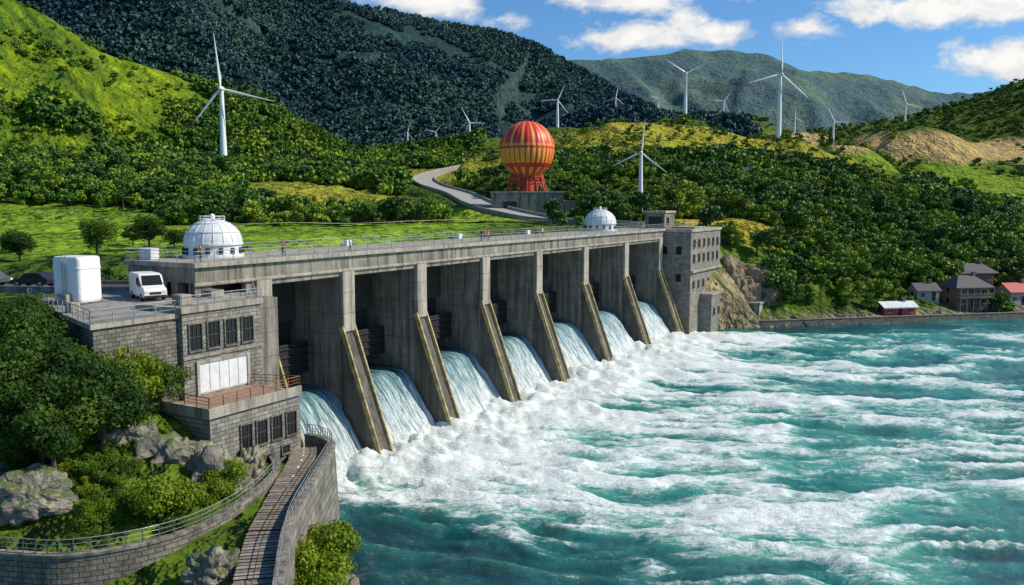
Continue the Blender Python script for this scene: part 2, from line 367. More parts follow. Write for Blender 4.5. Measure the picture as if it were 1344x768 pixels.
link(bpy.data.objects.new('hills_terrain',me))
# ------------------------------------------------------------------ water
x,y,F=polar(24,900,600,-75,75,800)
s,a=to_sa(x,y)
ds=np.hypot(x,y)
ap=np.maximum(a,0)
bend=.55*(np.sqrt(ap**2+35**2)-35)
wxx=(fbm(s/16,a/16,3,5)-.5)*9;wyy=(fbm(s/16+40,a/16,3,6)-.5)*9
psi=s-bend+wxx*.45
streak=ridged(psi/2.6,(a+wyy)/22,4,11)
caps=ridged((psi+wxx*.5)/5.0,(a+wyy)/15,5,23)
big=fbm((psi+wxx)/14,(a+wyy)/38,3,29)
fine=fbm(psi/1.1,a/5,3,71)
sd=np.maximum(0,np.maximum(-6-s,s-108))
near=np.exp(-np.maximum(0,a-1)/7.5)*np.exp(-sd/7)
mid=np.exp(-np.maximum(0,a)/65)*np.exp(-sd/20)
foam=near*1.15+mid*(.26+1.35*(streak-.52))+(caps-.55)*1.7*np.exp(-sd/70)+(big-.5)*.9+(fine-.5)*.5+.19
foam=foam-.55*(1-sst(-24,-2,s+a*.12))
foam=foam-.18*sst(170,280,x+(y-150)*.6)
shore=(x-59)*-.223+(y-196)*.975
foam=foam-.5*sst(-20,-5,shore)*(1-near)
wv=(fbm(s/3.1,a/4.5,4,51)-.5)*.9+(caps-.55)*1.9*np.exp(-sd/60)+(streak-.55)*1.6*mid+near*(fbm(s/1.6,a/1.6,4,53)*2.0)
wv=wv*(1-.6*sst(-15,-3,shore))*np.clip(1.15-ds/1200,.3,1)
M_wat,nt,b=newmat('river_water')
at=N(nt,'ShaderNodeAttribute',attribute_name='foam');v=coord(nt)
ad=N(nt,'ShaderNodeAttribute',attribute_name='still')
vr=N(nt,'ShaderNodeMapping');vr.inputs['Rotation'].default_value=(0,0,R(16));vr.inputs['Scale'].default_value=(.42,1,1)
tc=N(nt,'ShaderNodeTexCoord');nt.links.new(tc.outputs['Object'],vr.inputs['Vector'])
f1=noise_node(nt,vr.outputs[0],.6,6,.74,1.0);f2=noise_node(nt,vr.outputs[0],2.8,4,.72,.6)
ff=mth(nt,'ADD',at.outputs['Fac'],mth(nt,'ADD',mth(nt,'MULTIPLY',mth(nt,'SUBTRACT',f1,.5),1.6),mth(nt,'MULTIPLY',mth(nt,'SUBTRACT',f2,.5),1.1)))
fm=ramp(nt,ff,[(.36,(0,0,0)),(.54,(.24,.24,.24)),(.86,(1,1,1))])
fd=noise_node(nt,v,.06,3,.6)
deep=ramp(nt,mth(nt,'ADD',fd,mth(nt,'MULTIPLY',at.outputs['Fac'],.5)),[(.3,(.005,.075,.09)),(.5,(.010,.16,.155)),(.8,(.06,.36,.29))])
deep=mixc(nt,ad.outputs['Fac'],deep,(.003,.035,.055))
col=mixc(nt,fm,deep,(.80,.87,.86))
nt.links.new(col,b.inputs['Base Color'])
nt.links.new(ramp(nt,fm,[(0,(.10,.10,.10)),(.6,(.6,.6,.6))]),b.inputs['Roughness'])
bump(nt,b,mth(nt,'ADD',f1,mth(nt,'MULTIPLY',f2,.6)),1,.4)
me=fast_mesh('river',np.stack([x,y,wv],1),F,[M_wat],smooth=True)
fa_=me.attributes.new('foam','FLOAT','POINT');fa_.data.foreach_set('value',foam.astype(np.float32))
st_=np.clip((1-sst(-30,6,s+a*.15)),0,1)*.85
fa_=me.attributes.new('still','FLOAT','POINT');fa_.data.foreach_set('value',st_.astype(np.float32))
link(bpy.data.objects.new('river_water',me))
# ------------------------------------------------------------------ dam
DR=-R(30)
dam=empty('hydroelectric_dam',(TX,TY,0),DR)
S=[-12.6,0,14,29.6,45.8,63.6,82.5,102]
P=MB();K=MB();LR=MB()
for s0 in S:
    P.box(-15,-5.7,s0-.95,s0+.95,-3,21.6,0)
    P.prism_y([(-5.702,-3),(1.14,-3),(-5.702,15)],s0-1.1,s0+1.1,1)
    K.box(-5.71,-5.25,s0-1.0,s0+1.0,14.6,21.5,0)
    for e in (-1.12,.90):
        LR.prism_y([(-5.9,15.05),(.9,-2.9),(1.4,-2.9),(-5.35,15.3)],s0+e,s0+e+.22,0)
P.obj('piers',[M_conc,M_concD],dam,bevel=.05)
K.obj('pilasters',[M_concL],dam,bevel=.05);LR.obj('buttress_edges',[M_lich],dam)
B=MB()
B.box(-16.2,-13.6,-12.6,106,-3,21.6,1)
B.box(-15.2,-5.62,-20.7,128,21.7,23.15,0)
for i in range(len(S)-1): B.box(-7.0,-5.66,S[i]+.96,S[i+1]-.96,20.9,21.69,0)
B.box(-15.5,-5.2,-21,128.2,23.152,23.62,2)
B.box(-5.62,-5.42,-20.9,128.1,21.4,21.75,2)
for i in range(len(S)-1):
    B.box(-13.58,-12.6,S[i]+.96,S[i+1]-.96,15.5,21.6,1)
    B.box(-11.2,-10.8,S[i]+.96,S[i+1]-.96,9.6,13.2,3)
    for q in range(4): B.box(-10.8,-10.6,S[i]+.96,S[i+1]-.96,9.9+q*.9,10.05+q*.9,3)
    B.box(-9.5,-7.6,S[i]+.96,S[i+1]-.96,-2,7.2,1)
B.obj('deck_and_walls',[M_conc,M_concShade,M_concL,M_dark],dam,bevel=.04)
Rl=MB()
Rl.rail([(-5.4,-20.8,23.62),(-5.4,127.8,23.62)],1.05,2.2)
Rl.rail([(-15.3,-20.8,23.62),(-15.3,127.8,23.62)],1.05,2.2);Rl.rail([(-15.3,-20.8,23.62),(-5.4,-20.8,23.62)],1.05,2)
Rl.obj('deck_railings',[M_steel],dam)
D=MB()
for yy_ in (10,36,58,92): D.box(-14.8,-14.2,yy_,yy_+1.0,23.62,24.4,0)
D.box(-14.6,-12.8,-19.9,-18.9,23.62,24.7,0)
D.obj('deck_cabinets',[M_whiteD],dam,bevel=.05)
A=MB()
A.box(-14.9,-7.6,-19.6,-12.6,12,21.7,1)
for xx_ in (-15,-11.7,-9.0,-6.6): A.box(xx_,xx_+.9,-20.7,-19.61,12,21.7,0)
A.box(-14.1,-11.7,-20.4,-19.62,20.4,21.69,0)
A.box(-6.4,-5.72,-20.7,-18.7,12,21.7,0);A.box(-6.4,-5.72,-14.6,-13.56,12,21.7,0);A.box(-7.58,-6.5,-18.69,-14.61,12,20.38,1)
A.box(-5.68,0.2,-20.4,-13.72,-3,9.6,0)
A.box(-5.68,-2.4,-20.3,-13.72,9.61,20,0)
A.obj('abutment',[M_conc,M_dark],dam,bevel=.04)
# ---- terraces and stone powerhouse
ph=empty('stone_powerhouse',(TX,TY,0),DR)
T=MB()
poly=[(2,-36),(2,-20.6),(-5.7,-13.75),(-15,-13.75),(-17.7,-20),(-17.7,-28.9)]
T.prism_z(poly,5,20.0,0)
T.prism_z([(2.2,-36.3),(2.2,-20.6),(-5.66,-13.65),(-15.1,-13.65),(-17.9,-20),(-17.9,-29.1)],20.002,20.4,1,2)
T.obj('upper_terrace',[M_stoneD,M_concL,M_pave],ph,bevel=.03)
W=MB()
W.box(-3,2.45,-28.7,-20.45,8,20.35,0);W.box(-3,2.65,-28.9,-20.3,20.352,20.85,1);W.box(2.452,2.6,-28.8,-20.4,16.6,16.8,1)
W.box(2.2,8,-31,-21.8,3,13.1,0);W.box(2.46,8.2,-31.2,-21.6,13.102,13.42,1);W.box(2.6,7.8,-30.8,-22,13.422,13.47,2)
W.box(2.3,8.2,-31.2,-30.9,13.42,13.9,1);W.box(7.9,8.2,-31.0,-21.6,13.42,13.9,1)
W.obj('walls',[M_stone,M_concL,M_redfloor],ph,bevel=.03)
def window(m,xf,yc,z0,z1,w,bars=3):
    h=w/2;t=.10
    m.box(xf-.1,xf+.02,yc-h,yc+h,z0,z1,0)
    m.box(xf,xf+.13,yc-h-t,yc-h,z0-t,z1+t,1);m.box(xf,xf+.13,yc+h,yc+h+t,z0-t,z1+t,1)
    m.box(xf,xf+.128,yc-h,yc+h,z1,z1+t,1);m.box(xf,xf+.2,yc-h-t*1.3,yc+h+t*1.3,z0-t*1.4,z0-.002,1)
    for k in range(bars):
        yb=yc-h+(k+1)*w/(bars+1);m.box(xf+.03,xf+.07,yb-.025,yb+.025,z0,z1,2)
    m.box(xf+.03,xf+.075,yc-h,yc+h,(z0+z1)/2-.03,(z0+z1)/2+.03,2)
M_bar=simple('window_bars',(.05,.05,.05),.5)
G=MB()
for yc in (-27.5,-25.7,-23.9,-22.1): window(G,2.45,yc,17.3,19.4,1.2,2)
for yc in (-27.6,-26.0,-24.4,-22.8): window(G,8.0,yc,10.0,11.9,1.05,2)
window(G,8.0,-25.3,8.3,8.9,.8,1);window(G,8.0,-23.5,8.6,9.2,.8,1)
G.obj('windows',[M_glass,M_stoneD,M_bar],ph)
Gd=MB();Gd.box(2.4,2.5,-27.3,-22.3,13.6,16.1,0)
for k in range(5): Gd.box(2.5,2.55,-27.3+k+.06,-27.3+k+.94,13.7,16.0,0)
Gd.box(2.45,2.62,-27.55,-27.3,13.5,16.35,1);Gd.box(2.45,2.62,-22.3,-22.05,13.5,16.35,1);Gd.box(2.45,2.62,-27.3,-22.3,16.1,16.35,1)
Gd.obj('garage_door',[M_whiteD,M_concL],ph)
Q=MB();Q.rail([(2.1,-36.2,20.4),(2.1,-29,20.4)],1.05,1.6);Q.rail([(2.5,-28.8,20.85),(2.5,-20.4,20.85)],.9,1.6);Q.rail([(2.1,-20.6,20.4),(-5.0,-14.4,20.4)],1.05,1.6);Q.rail([(2.1,-36.2,20.4),(-17.8,-29.1,20.4)],1.05,1.6)
Q.obj('terrace_railing',[M_steel],ph)
Q=MB()
Q.box(-12,-10.6,-30.0,-28.6,20.4,21.3,0);Q.box(-6,-5.2,-33,-32.2,20.4,21.2,0);Q.box(0.2,1.4,-27.8,-26.8,20.86,21.7,0);Q.box(-2.4,-1.0,-22.8,-21.4,20.86,21.5,0)
Q.obj('service_boxes',[M_concL],ph,bevel=.04)
Q=MB();Q.rail([(2.7,-31.05,13.9),(8.05,-31.05,13.9),(8.05,-21.7,13.9),(2.7,-21.7,13.5)],.8,1.3,r=.04);Q.obj('lower_railing',[M_rust],ph)
# ---- right stone gate tower
gt=empty('stone_gate_tower',(TX,TY,0),DR)
W=MB();W.box(-12,.5,104.8,127,-3,22.9,0)
W.box(-12.2,.8,104.6,127.2,22.91,23.6,1);W.box(.5,1.1,104.7,127.1,14,14.5,1)
W.box(-5,.2,108,116,23.6,24.0,1);W.box(-11,-6.4,107,113.5,23.62,27,2);W.box(-11.3,-6.1,106.7,113.8,27.002,27.5,1)
W.box(.5,3.2,112,127,-3,8.5,0);W.box(.5,3.5,111.8,127.2,8.51,8.9,1)
W.box(.5,10,128,138,-2,5.2,1);W.box(.2,10.3,127.7,138.3,5.21,5.7,1)
W.obj('walls',[M_stone,M_concL,M_conc],gt,bevel=.04)
G=MB()
for zc in (16.2,19.5):
    for k in range(6): window(G,.5,107+k*3.5,zc,zc+1.7,1.2,1)
for k in range(4): window(G,3.2,114+k*3.5,4,5.6,1.2,1)
for k in range(5): window(G,.5,107+k*3.5,10.5,12,1.1,1)
for k in range(2): window(G,10,130.5+k*4,1.6,3.4,1.6,1)
for xx_,zc in ((-9,18),(-5.5,18),(-2.2,18),(-2.2,12)):
    G.box(xx_-.6,xx_+.6,104.74,104.82,zc,zc+1.7,0)
G.box(-10.2,-7.2,106.95,107.02,24.6,26.2,0);window(G,-6.4,109,24.6,26,1.4,1)
G.obj('windows',[M_glass,M_stoneD,M_grey],gt)
# ---- white domes
def dome(sx,ax,r):
    X,Y=from_sa(sx,ax);e=empty('white_dome_building',(X,Y,23.62),DR);m=MB()
    m.lathe([(r*1.02,0),(r*1.02,.35),(r*.94,.36),(r*.94,r*.42),(r*1.0,r*.43),(r*1.0,r*.5),(r*.96,r*.52)],n=36,sm=False,cap=False)
    m.obj('drum',[M_whiteD],e)
    m=MB();pr=[(r*.97*math.cos(t),r*.5+r*.82*math.sin(t)) for t in [k*math.pi/2/10 for k in range(10)]]+[(r*.15,r*1.32)]
    m.lathe(pr,n=36);
    for k in range(18):
        t0=2*math.pi*k/18
        for j in range(9):
            p,q=pr[j],pr[j+1];m.tube((p[0]*1.01*math.cos(t0),p[0]*1.01*math.sin(t0),p[1]),(q[0]*1.01*math.cos(t0),q[0]*1.01*math.sin(t0),q[1]),.035,4)
    m.obj('shell',[M_whiteD],e)
    m=MB()
    for rr_,zz_ in ((pr[3][0]*1.02,pr[3][1]),(pr[6][0]*1.03,pr[6][1])):
        for k in range(36):
            t,u=2*math.pi*k/36,2*math.pi*(k+1)/36;m.tube((rr_*math.cos(t),rr_*math.sin(t),zz_),(rr_*math.cos(u),rr_*math.sin(u),zz_),.06,4)
    for k in range(14):
        t=2*math.pi*k/14;m.box(r*.95*math.cos(t)-.16,r*.95*math.cos(t)+.16,r*.95*math.sin(t)-.16,r*.95*math.sin(t)+.16,r*.12,r*.34,1)
    pts=[(r*.42*math.cos(2*math.pi*k/10),r*.42*math.sin(2*math.pi*k/10),r*1.24) for k in range(11)]
    m.rail(pts,.5,5,0,.03,2);m.lathe([(r*.42,r*1.2),(r*.42,r*1.27)],n=16,sm=False);m.lathe([(.25,r*1.27),(.25,r*1.45),(.05,r*1.5)],n=8)
    m.obj('bands_and_vents',[M_white,M_dark],e)
dome(-13.4,-11.6,2.95);dome(83.5,-11.6,3.3)
# ---- waterfalls
M_fall,nt,b=newmat('falling_water');v=coord(nt,'UV',(2.6,.13,1));f=noise_node(nt,v,1.3,6,.74,.4);v2=coord(nt,'UV',(7,.5,1));f2=noise_node(nt,v2,1.2,4,.7)
sx=N(nt,'ShaderNodeSeparateXYZ');tt=N(nt,'ShaderNodeTexCoord');nt.links.new(tt.outputs['UV'],sx.inputs[0])
fall=mth(nt,'MULTIPLY',mth(nt,'SUBTRACT',sx.outputs[1],8.5),.024)
k=mth(nt,'ADD',mth(nt,'ADD',mth(nt,'MULTIPLY',f,1.0),mth(nt,'MULTIPLY',f2,.45)),fall)
nt.links.new(ramp(nt,k,[(.58,(.015,.09,.13)),(.70,(.20,.40,.46)),(.85,(.82,.88,.89))]),b.inputs['Base Color']);b.inputs['Roughness'].default_value=.4
bump(nt,b,k,1,.6)
prof=np.array([(-13.5,8.0),(-10,8.0),(-8.6,7.95),(-7.6,7.7),(-6.7,7.1),(-5.8,6.0),(-4.6,4.3),(-3.4,2.6),(-2.2,.9),(-.9,-1.2)])
tl=np.concatenate([[0],np.cumsum(np.hypot(*np.diff(prof,axis=0).T))])
for i in range(len(S)-1):
    y0,y1=S[i]+.96,S[i+1]-.96;nu,nv=90,70
    tv=np.linspace(0,tl[-1],nv);px=np.interp(tv,tl,prof[:,0]);pz=np.interp(tv,tl,prof[:,1])
    yu=np.linspace(y0,y1,nu);PX,YU=np.meshgrid(px,yu,indexing='ij');PZ,_=np.meshgrid(pz,yu,indexing='ij');TV,_=np.meshgrid(tv,yu,indexing='ij')
    dsp=(fbm(YU.ravel()/.5,TV.ravel()/6,4,5+i)-.5).reshape(PX.shape)*1.4*np.clip((TV-4)/6,0,1)
    V=np.stack([(PX+dsp).ravel(),YU.ravel(),(PZ+dsp*.4).ravel()],1)
    ii=(np.arange(nv-1)[:,None]*nu+np.arange(nu-1)[None,:]).ravel();Fq=np.stack([ii,ii+nu,ii+nu+1,ii+1],1)
    me=fast_mesh('waterfall',V,Fq,[M_fall],smooth=True);uv=me.uv_layers.new(name='UVMap')
    UV=np.stack([YU.ravel(),TV.ravel()],1);li=np.empty(len(me.loops),dtype=np.int32);me.loops.foreach_get('vertex_index',li)
    uv.data.foreach_set('uv',UV[li].astype(np.float32).ravel())
    o=bpy.data.objects.new('waterfall',me);o.location=(TX,TY,0);o.rotation_euler=(0,0,DR);link(o)
# ------------------------------------------------------------------ roads
def ribbon(name,P,w,mat,kerb=True,km=None,kh=.9,lift=.0,top=True):
    pts=[Vector(p) for p in P];out=[]
    for i in range(len(pts)-1):
        a0=pts[max(0,i-1)];b0=pts[i];c0=pts[i+1];d0=pts[min(len(pts)-1,i+2)]
        for k in range(8):
            t=k/8;out.append(.5*((2*b0)+(c0-a0)*t+(2*a0-5*b0+4*c0-d0)*t*t+(3*b0-a0-3*c0+d0)*t**3))
    out.append(pts[-1]);m=MB();L=[];Rr=[]
    for i,p in enumerate(out):
        d=(out[min(i+1,len(out)-1)]-out[max(i-1,0)]);d.z=0;d.normalize();n=Vector((-d.y,d.x,0))
        L.append((p+n*w,n));Rr.append((p-n*w,n))
    up=Vector((0,0,lift))
    for i in range(len(out)-1):
        m.add([L[i][0]+up,Rr[i][0]+up,Rr[i+1][0]+up,L[i+1][0]+up],[(0,1,2,3)],0)
        if kerb:
            for A_,sg in ((L,1),(Rr,-1)):
                a0,n0=A_[i];a1,n1=A_[i+1];o0=a0+n0*sg*.35;o1=a1+n1*sg*.35;hz=Vector((0,0,kh+lift));bz=Vector((0,0,-1.5))
                m.add([a0+bz,a1+bz,a1+hz,a0+hz,o0+bz,o1+bz,o1+hz,o0+hz],[(0,1,2,3),(4,7,6,5),(3,2,6,7)],1)
        if i%2==0:
            c0=(out[i]+out[i+1])/2;d=(out[i+1]-out[i]).normalized();n=Vector((-d.y,d.x,0));q=Vector((0,0,lift+.02))
            m.add([out[i]+n*.08+q,out[i]-n*.08+q,c0-n*.08+q,c0+n*.08+q],[(0,1,2,3)],2)
    return m.obj(name,[mat,km or M_concL,M_white])
M_roadL=simple('pale_road',(.36,.345,.31),.85,scale=5)
ribbon('mountain_road',ROADS[0][0],4.6,M_roadL,True,M_concL,.8,.15)
ribbon('access_road',ROADS[1][0],3.0,M_asph,True,M_conc,.35,.1)
tr=[(-66,186),(-50,190),(-36,191),(-22,194),(-8,200),(8,207)]
ribbon('dirt_track',[(p[0],p[1],h1(*p)) for p in tr],2.0,simple('dirt',(.46,.37,.24),.95),False,lift=.7)
ribbon('plank_footpath',[(-17.6,69,8.4),(-17,66,8.3),(-16.3,58,8.25),(-15.6,51,8.2),(-14.2,44,8.2),(-12.5,36,8.2)],1.05,M_wood,False,lift=.15)
mp=MB()
fp=[(-17.6,69),(-17,66),(-16.3,58),(-15.6,51),(-14.2,44),(-12.5,36)]
for i in range(len(fp)-1):
    p=Vector((*fp[i],0));q=Vector((*fp[i+1],0));L=(q-p).length;d=(q-p).normalized();n=Vector((-d.y,d.x,0))
    for k in range(int(L/.45)):
        c0=p+d*(k*.45);z0=8.42+random.uniform(-.01,.01)
        if random.random()<.96: mp.add([c0+n*1.1+Vector((0,0,z0)),c0-n*1.1+Vector((0,0,z0)),c0-n*1.1+d*.41+Vector((0,0,z0+.03)),c0+n*1.1+d*.41+Vector((0,0,z0+.03))],[(0,1,2,3)],random.choice([0,0,1]))
mp.obj('footpath_planks',[M_wood,simple('old_planks',(.31,.28,.24),.9)])
def wall_along(name,P,th,z_top,z_bot,mat,cap,rail=True,batter=.6,side=1):
    m=MB();pts=[Vector((x_,y_,0)) for x_,y_ in P];out=[]
    for i in range(len(pts)-1):
        a0=pts[max(0,i-1)];b0=pts[i];c0=pts[i+1];d0=pts[min(len(pts)-1,i+2)]
        for k in range(6):
            t=k/6;out.append(.5*((2*b0)+(c0-a0)*t+(2*a0-5*b0+4*c0-d0)*t*t+(3*b0-a0-3*c0+d0)*t**3))
    out.append(pts[-1]);ns=[]
    for i in range(len(out)):
        d=(out[min(i+1,len(out)-1)]-out[max(i-1,0)]).normalized();ns.append(Vector((-d.y,d.x,0))*side)
    for i in range(len(out)-1):
        a,b_=out[i],out[i+1];na,nb_=ns[i],ns[i+1];zt=Vector((0,0,z_top));zb=Vector((0,0,z_bot))
        m.add([a+zt,b_+zt,b_+nb_*th+zt,a+na*th+zt,a+zb,b_+zb,b_+nb_*(th+batter)+zb,a+na*(th+batter)+zb],[(0,1,2,3),(0,4,5,1),(3,2,6,7)],0)
        zc=Vector((0,0,z_top+.002));zd=Vector((0,0,z_top+.16));e=.08
        m.add([a-na*e+zc,b_-nb_*e+zc,b_+nb_*(th+e)+zc,a+na*(th+e)+zc,a-na*e+zd,b_-nb_*e+zd,b_+nb_*(th+e)+zd,a+na*(th+e)+zd],[(4,5,6,7),(0,4,5,1),(3,2,6,7)],1)
    if rail: m.rail([o_+ns[i]*th*.5+Vector((0,0,z_top+.16)) for i,o_ in enumerate(out)],.85,1.2,2,.03,3)
    return m.obj(name,[mat,cap,M_steel])
wall_along('riverside_stone_wall',[(-18,71),(-16.6,70.2),(-15.2,68),(-14.9,63),(-14.7,57.6),(-14.2,50.5),(-12.7,43),(-11,35)],.45,9.0,-2,stone('river_wall_stone',(.27,.26,.235),(.13,.13,.12),(.035,.035,.03),1.5,.6),M_conc,True,.5,1)
wall_along('curved_stone_wall',[(-64,50),(-45,48.6),(-31,47.6),(-25.6,47.2),(-21,50.0),(-18.7,55.5),(-18.3,62.3),(-19.6,66)],.4,8.6,2.5,M_stoneD,M_conc,True,.5,-1)
wall_along('quay_stone_wall',[(54,197.6),(59,197),(80,201.5),(100,206),(130,212.6),(170,221.5),(210,230.5),(300,250)],.8,1.5,-2,M_stoneD,M_conc,False,.3,-1)
def rock(loc,sc,seed,rz=0,name='boulder',mat=None,sub=5):
    import bmesh
    bm=bmesh.new();bmesh.ops.create_icosphere(bm,subdivisions=sub,radius=1)
    for vtx in bm.verts:
        p=vtx.co.copy();o=Vector((seed*3.1,seed*1.7,0))
        n=mnoise.fractal(p*1.1+o,1,2.1,5)*.28+abs(mnoise.noise(p*2.2+o))*.35
        q=mnoise.cell(p*1.8+o)*.09
        vtx.co=p*(1+n+q-.12)
    me=bpy.data.meshes.new(name);bm.to_mesh(me);bm.free();me.materials.append(mat or M_rock)
    o=bpy.data.objects.new(name,me);o.location=loc;o.scale=sc;o.rotation_euler=(0,0,rz);link(o)
rock((-17.4,46.6,7.8),(1.5,1.3,1.35),1)
rock((-31,52,10.3),(2.6,1.8,1.7),2,.4);rock((-35,53,11),(2,1.6,1.5),3)
rock((-24.6,59.5,9.0),(3.2,2.2,3.3),4,.5,'rock_outcrop');rock((-21.4,58.6,8.4),(2.6,2.0,3.0),5,.2,'rock_outcrop');rock((-27.8,59.6,11.6),(2.0,1.4,1.8),6,.1,'rock_outcrop');rock((-20.2,63.0,7.6),(1.4,2.6,2.6),14,.1,'rock_outcrop')
rock((-12.9,53.5,.5),(1.9,3.4,4.0),7);rock((-12.0,47,.5),(1.6,3,3.0),8);rock((-12.6,58.5,0),(1.4,2.4,2.2),9)
for i,(X,Y,Z,a1,a2) in enumerate([(57,203,5,4,6),(63,206,5,5,5),(69,209,4,4.5,4.5),(60,208,10,5,4.5),(66,213,9,4,3.5),(75,210,2,3.5,2.6),(53,205,11,4,5)]): rock((X,Y,Z),(a1,a1*.8,a2),20+i,i,'cliff_rock',M_rockW,4)
for i in range(9):
    X=72+i*9+random.uniform(-3,3);Y=197+ (X-59)*.229+1.2;rock((X,Y,.4),(random.uniform(.6,1.6),1,.8),40+i,i,'shore_boulder',None,3)
# ------------------------------------------------------------------ turbines
M_tur=simple('turbine_white',(.80,.81,.82),.4,var=.05,bmp=0)
def turbine(X,Y,hub,bl,angs,yaw=0,red=False,k=1.0):
    Z=h1(X,Y)-.3;e=empty('wind_turbine',(X,Y,Z),yaw)
    m=MB();r0=hub*.035*k;m.lathe([(r0,0),(r0*.95,hub*.3),(r0*.55,hub)],n=16);m.lathe([(r0*1.5,-.5),(r0*1.5,.4)],n=16,sm=False);m.obj('tower',[M_tur],e)
    m=MB();n=bl*.035*k;L=bl*.11
    m.box(-n,n,-L*.5,L,hub-n,hub+n*1.1);m.obj('nacelle',[M_tur],e,bevel=n*.4)
    m=MB();prs=[(n*1.1,0),(n*1.1,L*.3),(n*.7,L*.55),(n*.1,L*.65)]
    m.lathe(prs,n=12);o=m.obj('spinner',[M_tur],e,(0,-L*.5,hub),(R(90),0,0))
    for i,an in enumerate(angs):
        m=MB();st=[(0,.022,.02),(.06,.028,.022),(.18,.055,.014),(.45,.036,.008),(.75,.022,.005),(.97,.010,.003),(1,.003,.002)]
        for q,(t,c,th) in enumerate(st):
            c*=bl*k;th*=bl*k;tw=R(18)*(1-t)
            for (px,py) in ((-c*.35,0),(0,th),(c*.65,0),(0,-th)):
                m.v.append((px*math.cos(tw)-py*math.sin(tw),px*math.sin(tw)+py*math.cos(tw),t*bl))
        for q in range(len(st)-1):
            for j in range(4): m.f.append((q*4+j,q*4+(j+1)%4,q*4+4+(j+1)%4,q*4+4+j));m.m.append(1 if(red and q>=4 and i==2) else 0);m.sm.append(False)
        m.obj('blade_%d'%(i+1),[M_tur,M_red],e,(0,-L*.75,hub),(0,R(an),0))
turbine(-102,300,32.5,18.8,(-5,103,218),.1,True,k=1.1)
turbine(97.5,480,26,13,(-58,62,178),.1,k=1.25)
turbine(138,440,33.5,19,(-2,128,255),.15,k=1.1)
turbine(39.6,260,18.8,10,(6,128,245),-.1,k=1.2)
turbine(32,600,20,12,(25,140,268),k=1.6)
turbine(-30,600,17,11,(-28,92,205),k=1.7);turbine(-54,600,14,8,(40,160,280),k=1.7)
turbine(173.6,700,16,12,(35,155,275),k=1.6);turbine(85,700,14,10,(10,130,250),k=1.6)
turbine(196.5,520,15.5,9.5,(-25,95,215),k=1.5);turbine(323,700,20,13.5,(-18,102,222),k=1.5);turbine(206,620,12,8,(0,120,240),k=1.6)
turbine(-75,610,14,7.5,(15,135,255),k=1.6);turbine(118,690,14,8,(50,170,290),k=1.6)
# ------------------------------------------------------------------ balloon-shaped tank
bz=27.0;bl_=empty('balloon_monument',(4.4,250,bz))
m=MB();m.box(-10.5,10.5,-5,5,-4,5.2,0);m.box(-10.9,10.9,-5.4,5.4,5.202,5.7,1);m.box(11,17,-3,4,-4,3,0);m.box(-7,-3,-5.03,-4.9,0,2.8,2);m.obj('concrete_base',[M_conc,M_concL,M_dark],bl_,bevel=.05)
M_balR=simple('balloon_red',(.62,.035,.025),.45,var=.12,bmp=0);M_balY=simple('balloon_yellow',(.80,.36,.05),.45,var=.12,bmp=0)
m=MB();n=120;rows=36;Rb=7.9;vs=[]
for j in range(rows+1):
    t=math.pi*j/rows;zc=math.cos(t);rr_=math.sin(t)
    if zc<0: rr_=rr_**.9
    for i in range(n):
        a=2*math.pi*i/n;lobe=1+.03*abs(math.sin(a*15))
        vs.append((Rb*rr_*lobe*math.cos(a),Rb*rr_*lobe*math.sin(a),Rb*1.05*zc))
m.v+=vs
for j in range(rows):
    for i in range(n):
        g=(i*30//n);band=j/rows;sub=i%4
        if band<.10: c=0
        elif band<.42: c=1 if (g%2 and sub in(1,2)) else 0
        elif band<.50: c=1 if (g%2 or sub in (1,2)) and band<.46 else 0
        elif band<.66: c=1 if (sub!=0) else 0
        elif band<.70: c=0
        else: c=1 if g%2 else 0
        m.f.append((j*n+i,(j+1)*n+i,(j+1)*n+(i+1)%n,j*n+(i+1)%n));m.m.append(c);m.sm.append(True)
m.obj('envelope',[M_balR,M_balY],bl_,(0,0,18.0))
m=MB()
for i in range(12):
    a=2*math.pi*i/12;a2=2*math.pi*(i+1)/12
    m.tube((6.0*math.cos(a),4.4*math.sin(a),5.7),(4.2*math.cos(a),4.2*math.sin(a),11.6),.22,6)
    m.tube((6.0*math.cos(a),4.4*math.sin(a),5.7),(4.2*math.cos(a2),4.2*math.sin(a2),11.6),.13,6)
    for zz_,q in ((8.2,.42),(10,.73)):
        ra=6.0+(4.2-6.0)*q;rb_=4.4+(4.2-4.4)*q
        m.tube((ra*math.cos(a),rb_*math.sin(a),zz_),(ra*math.cos(a2),rb_*math.sin(a2),zz_),.14,6)
m.lathe([(4.6,11.2),(5.2,11.6),(5.4,12.2),(4.6,12.3)],n=28);m.lathe([(2.2,5.7),(2.2,11)],n=16)
m.obj('cradle',[M_red],bl_)
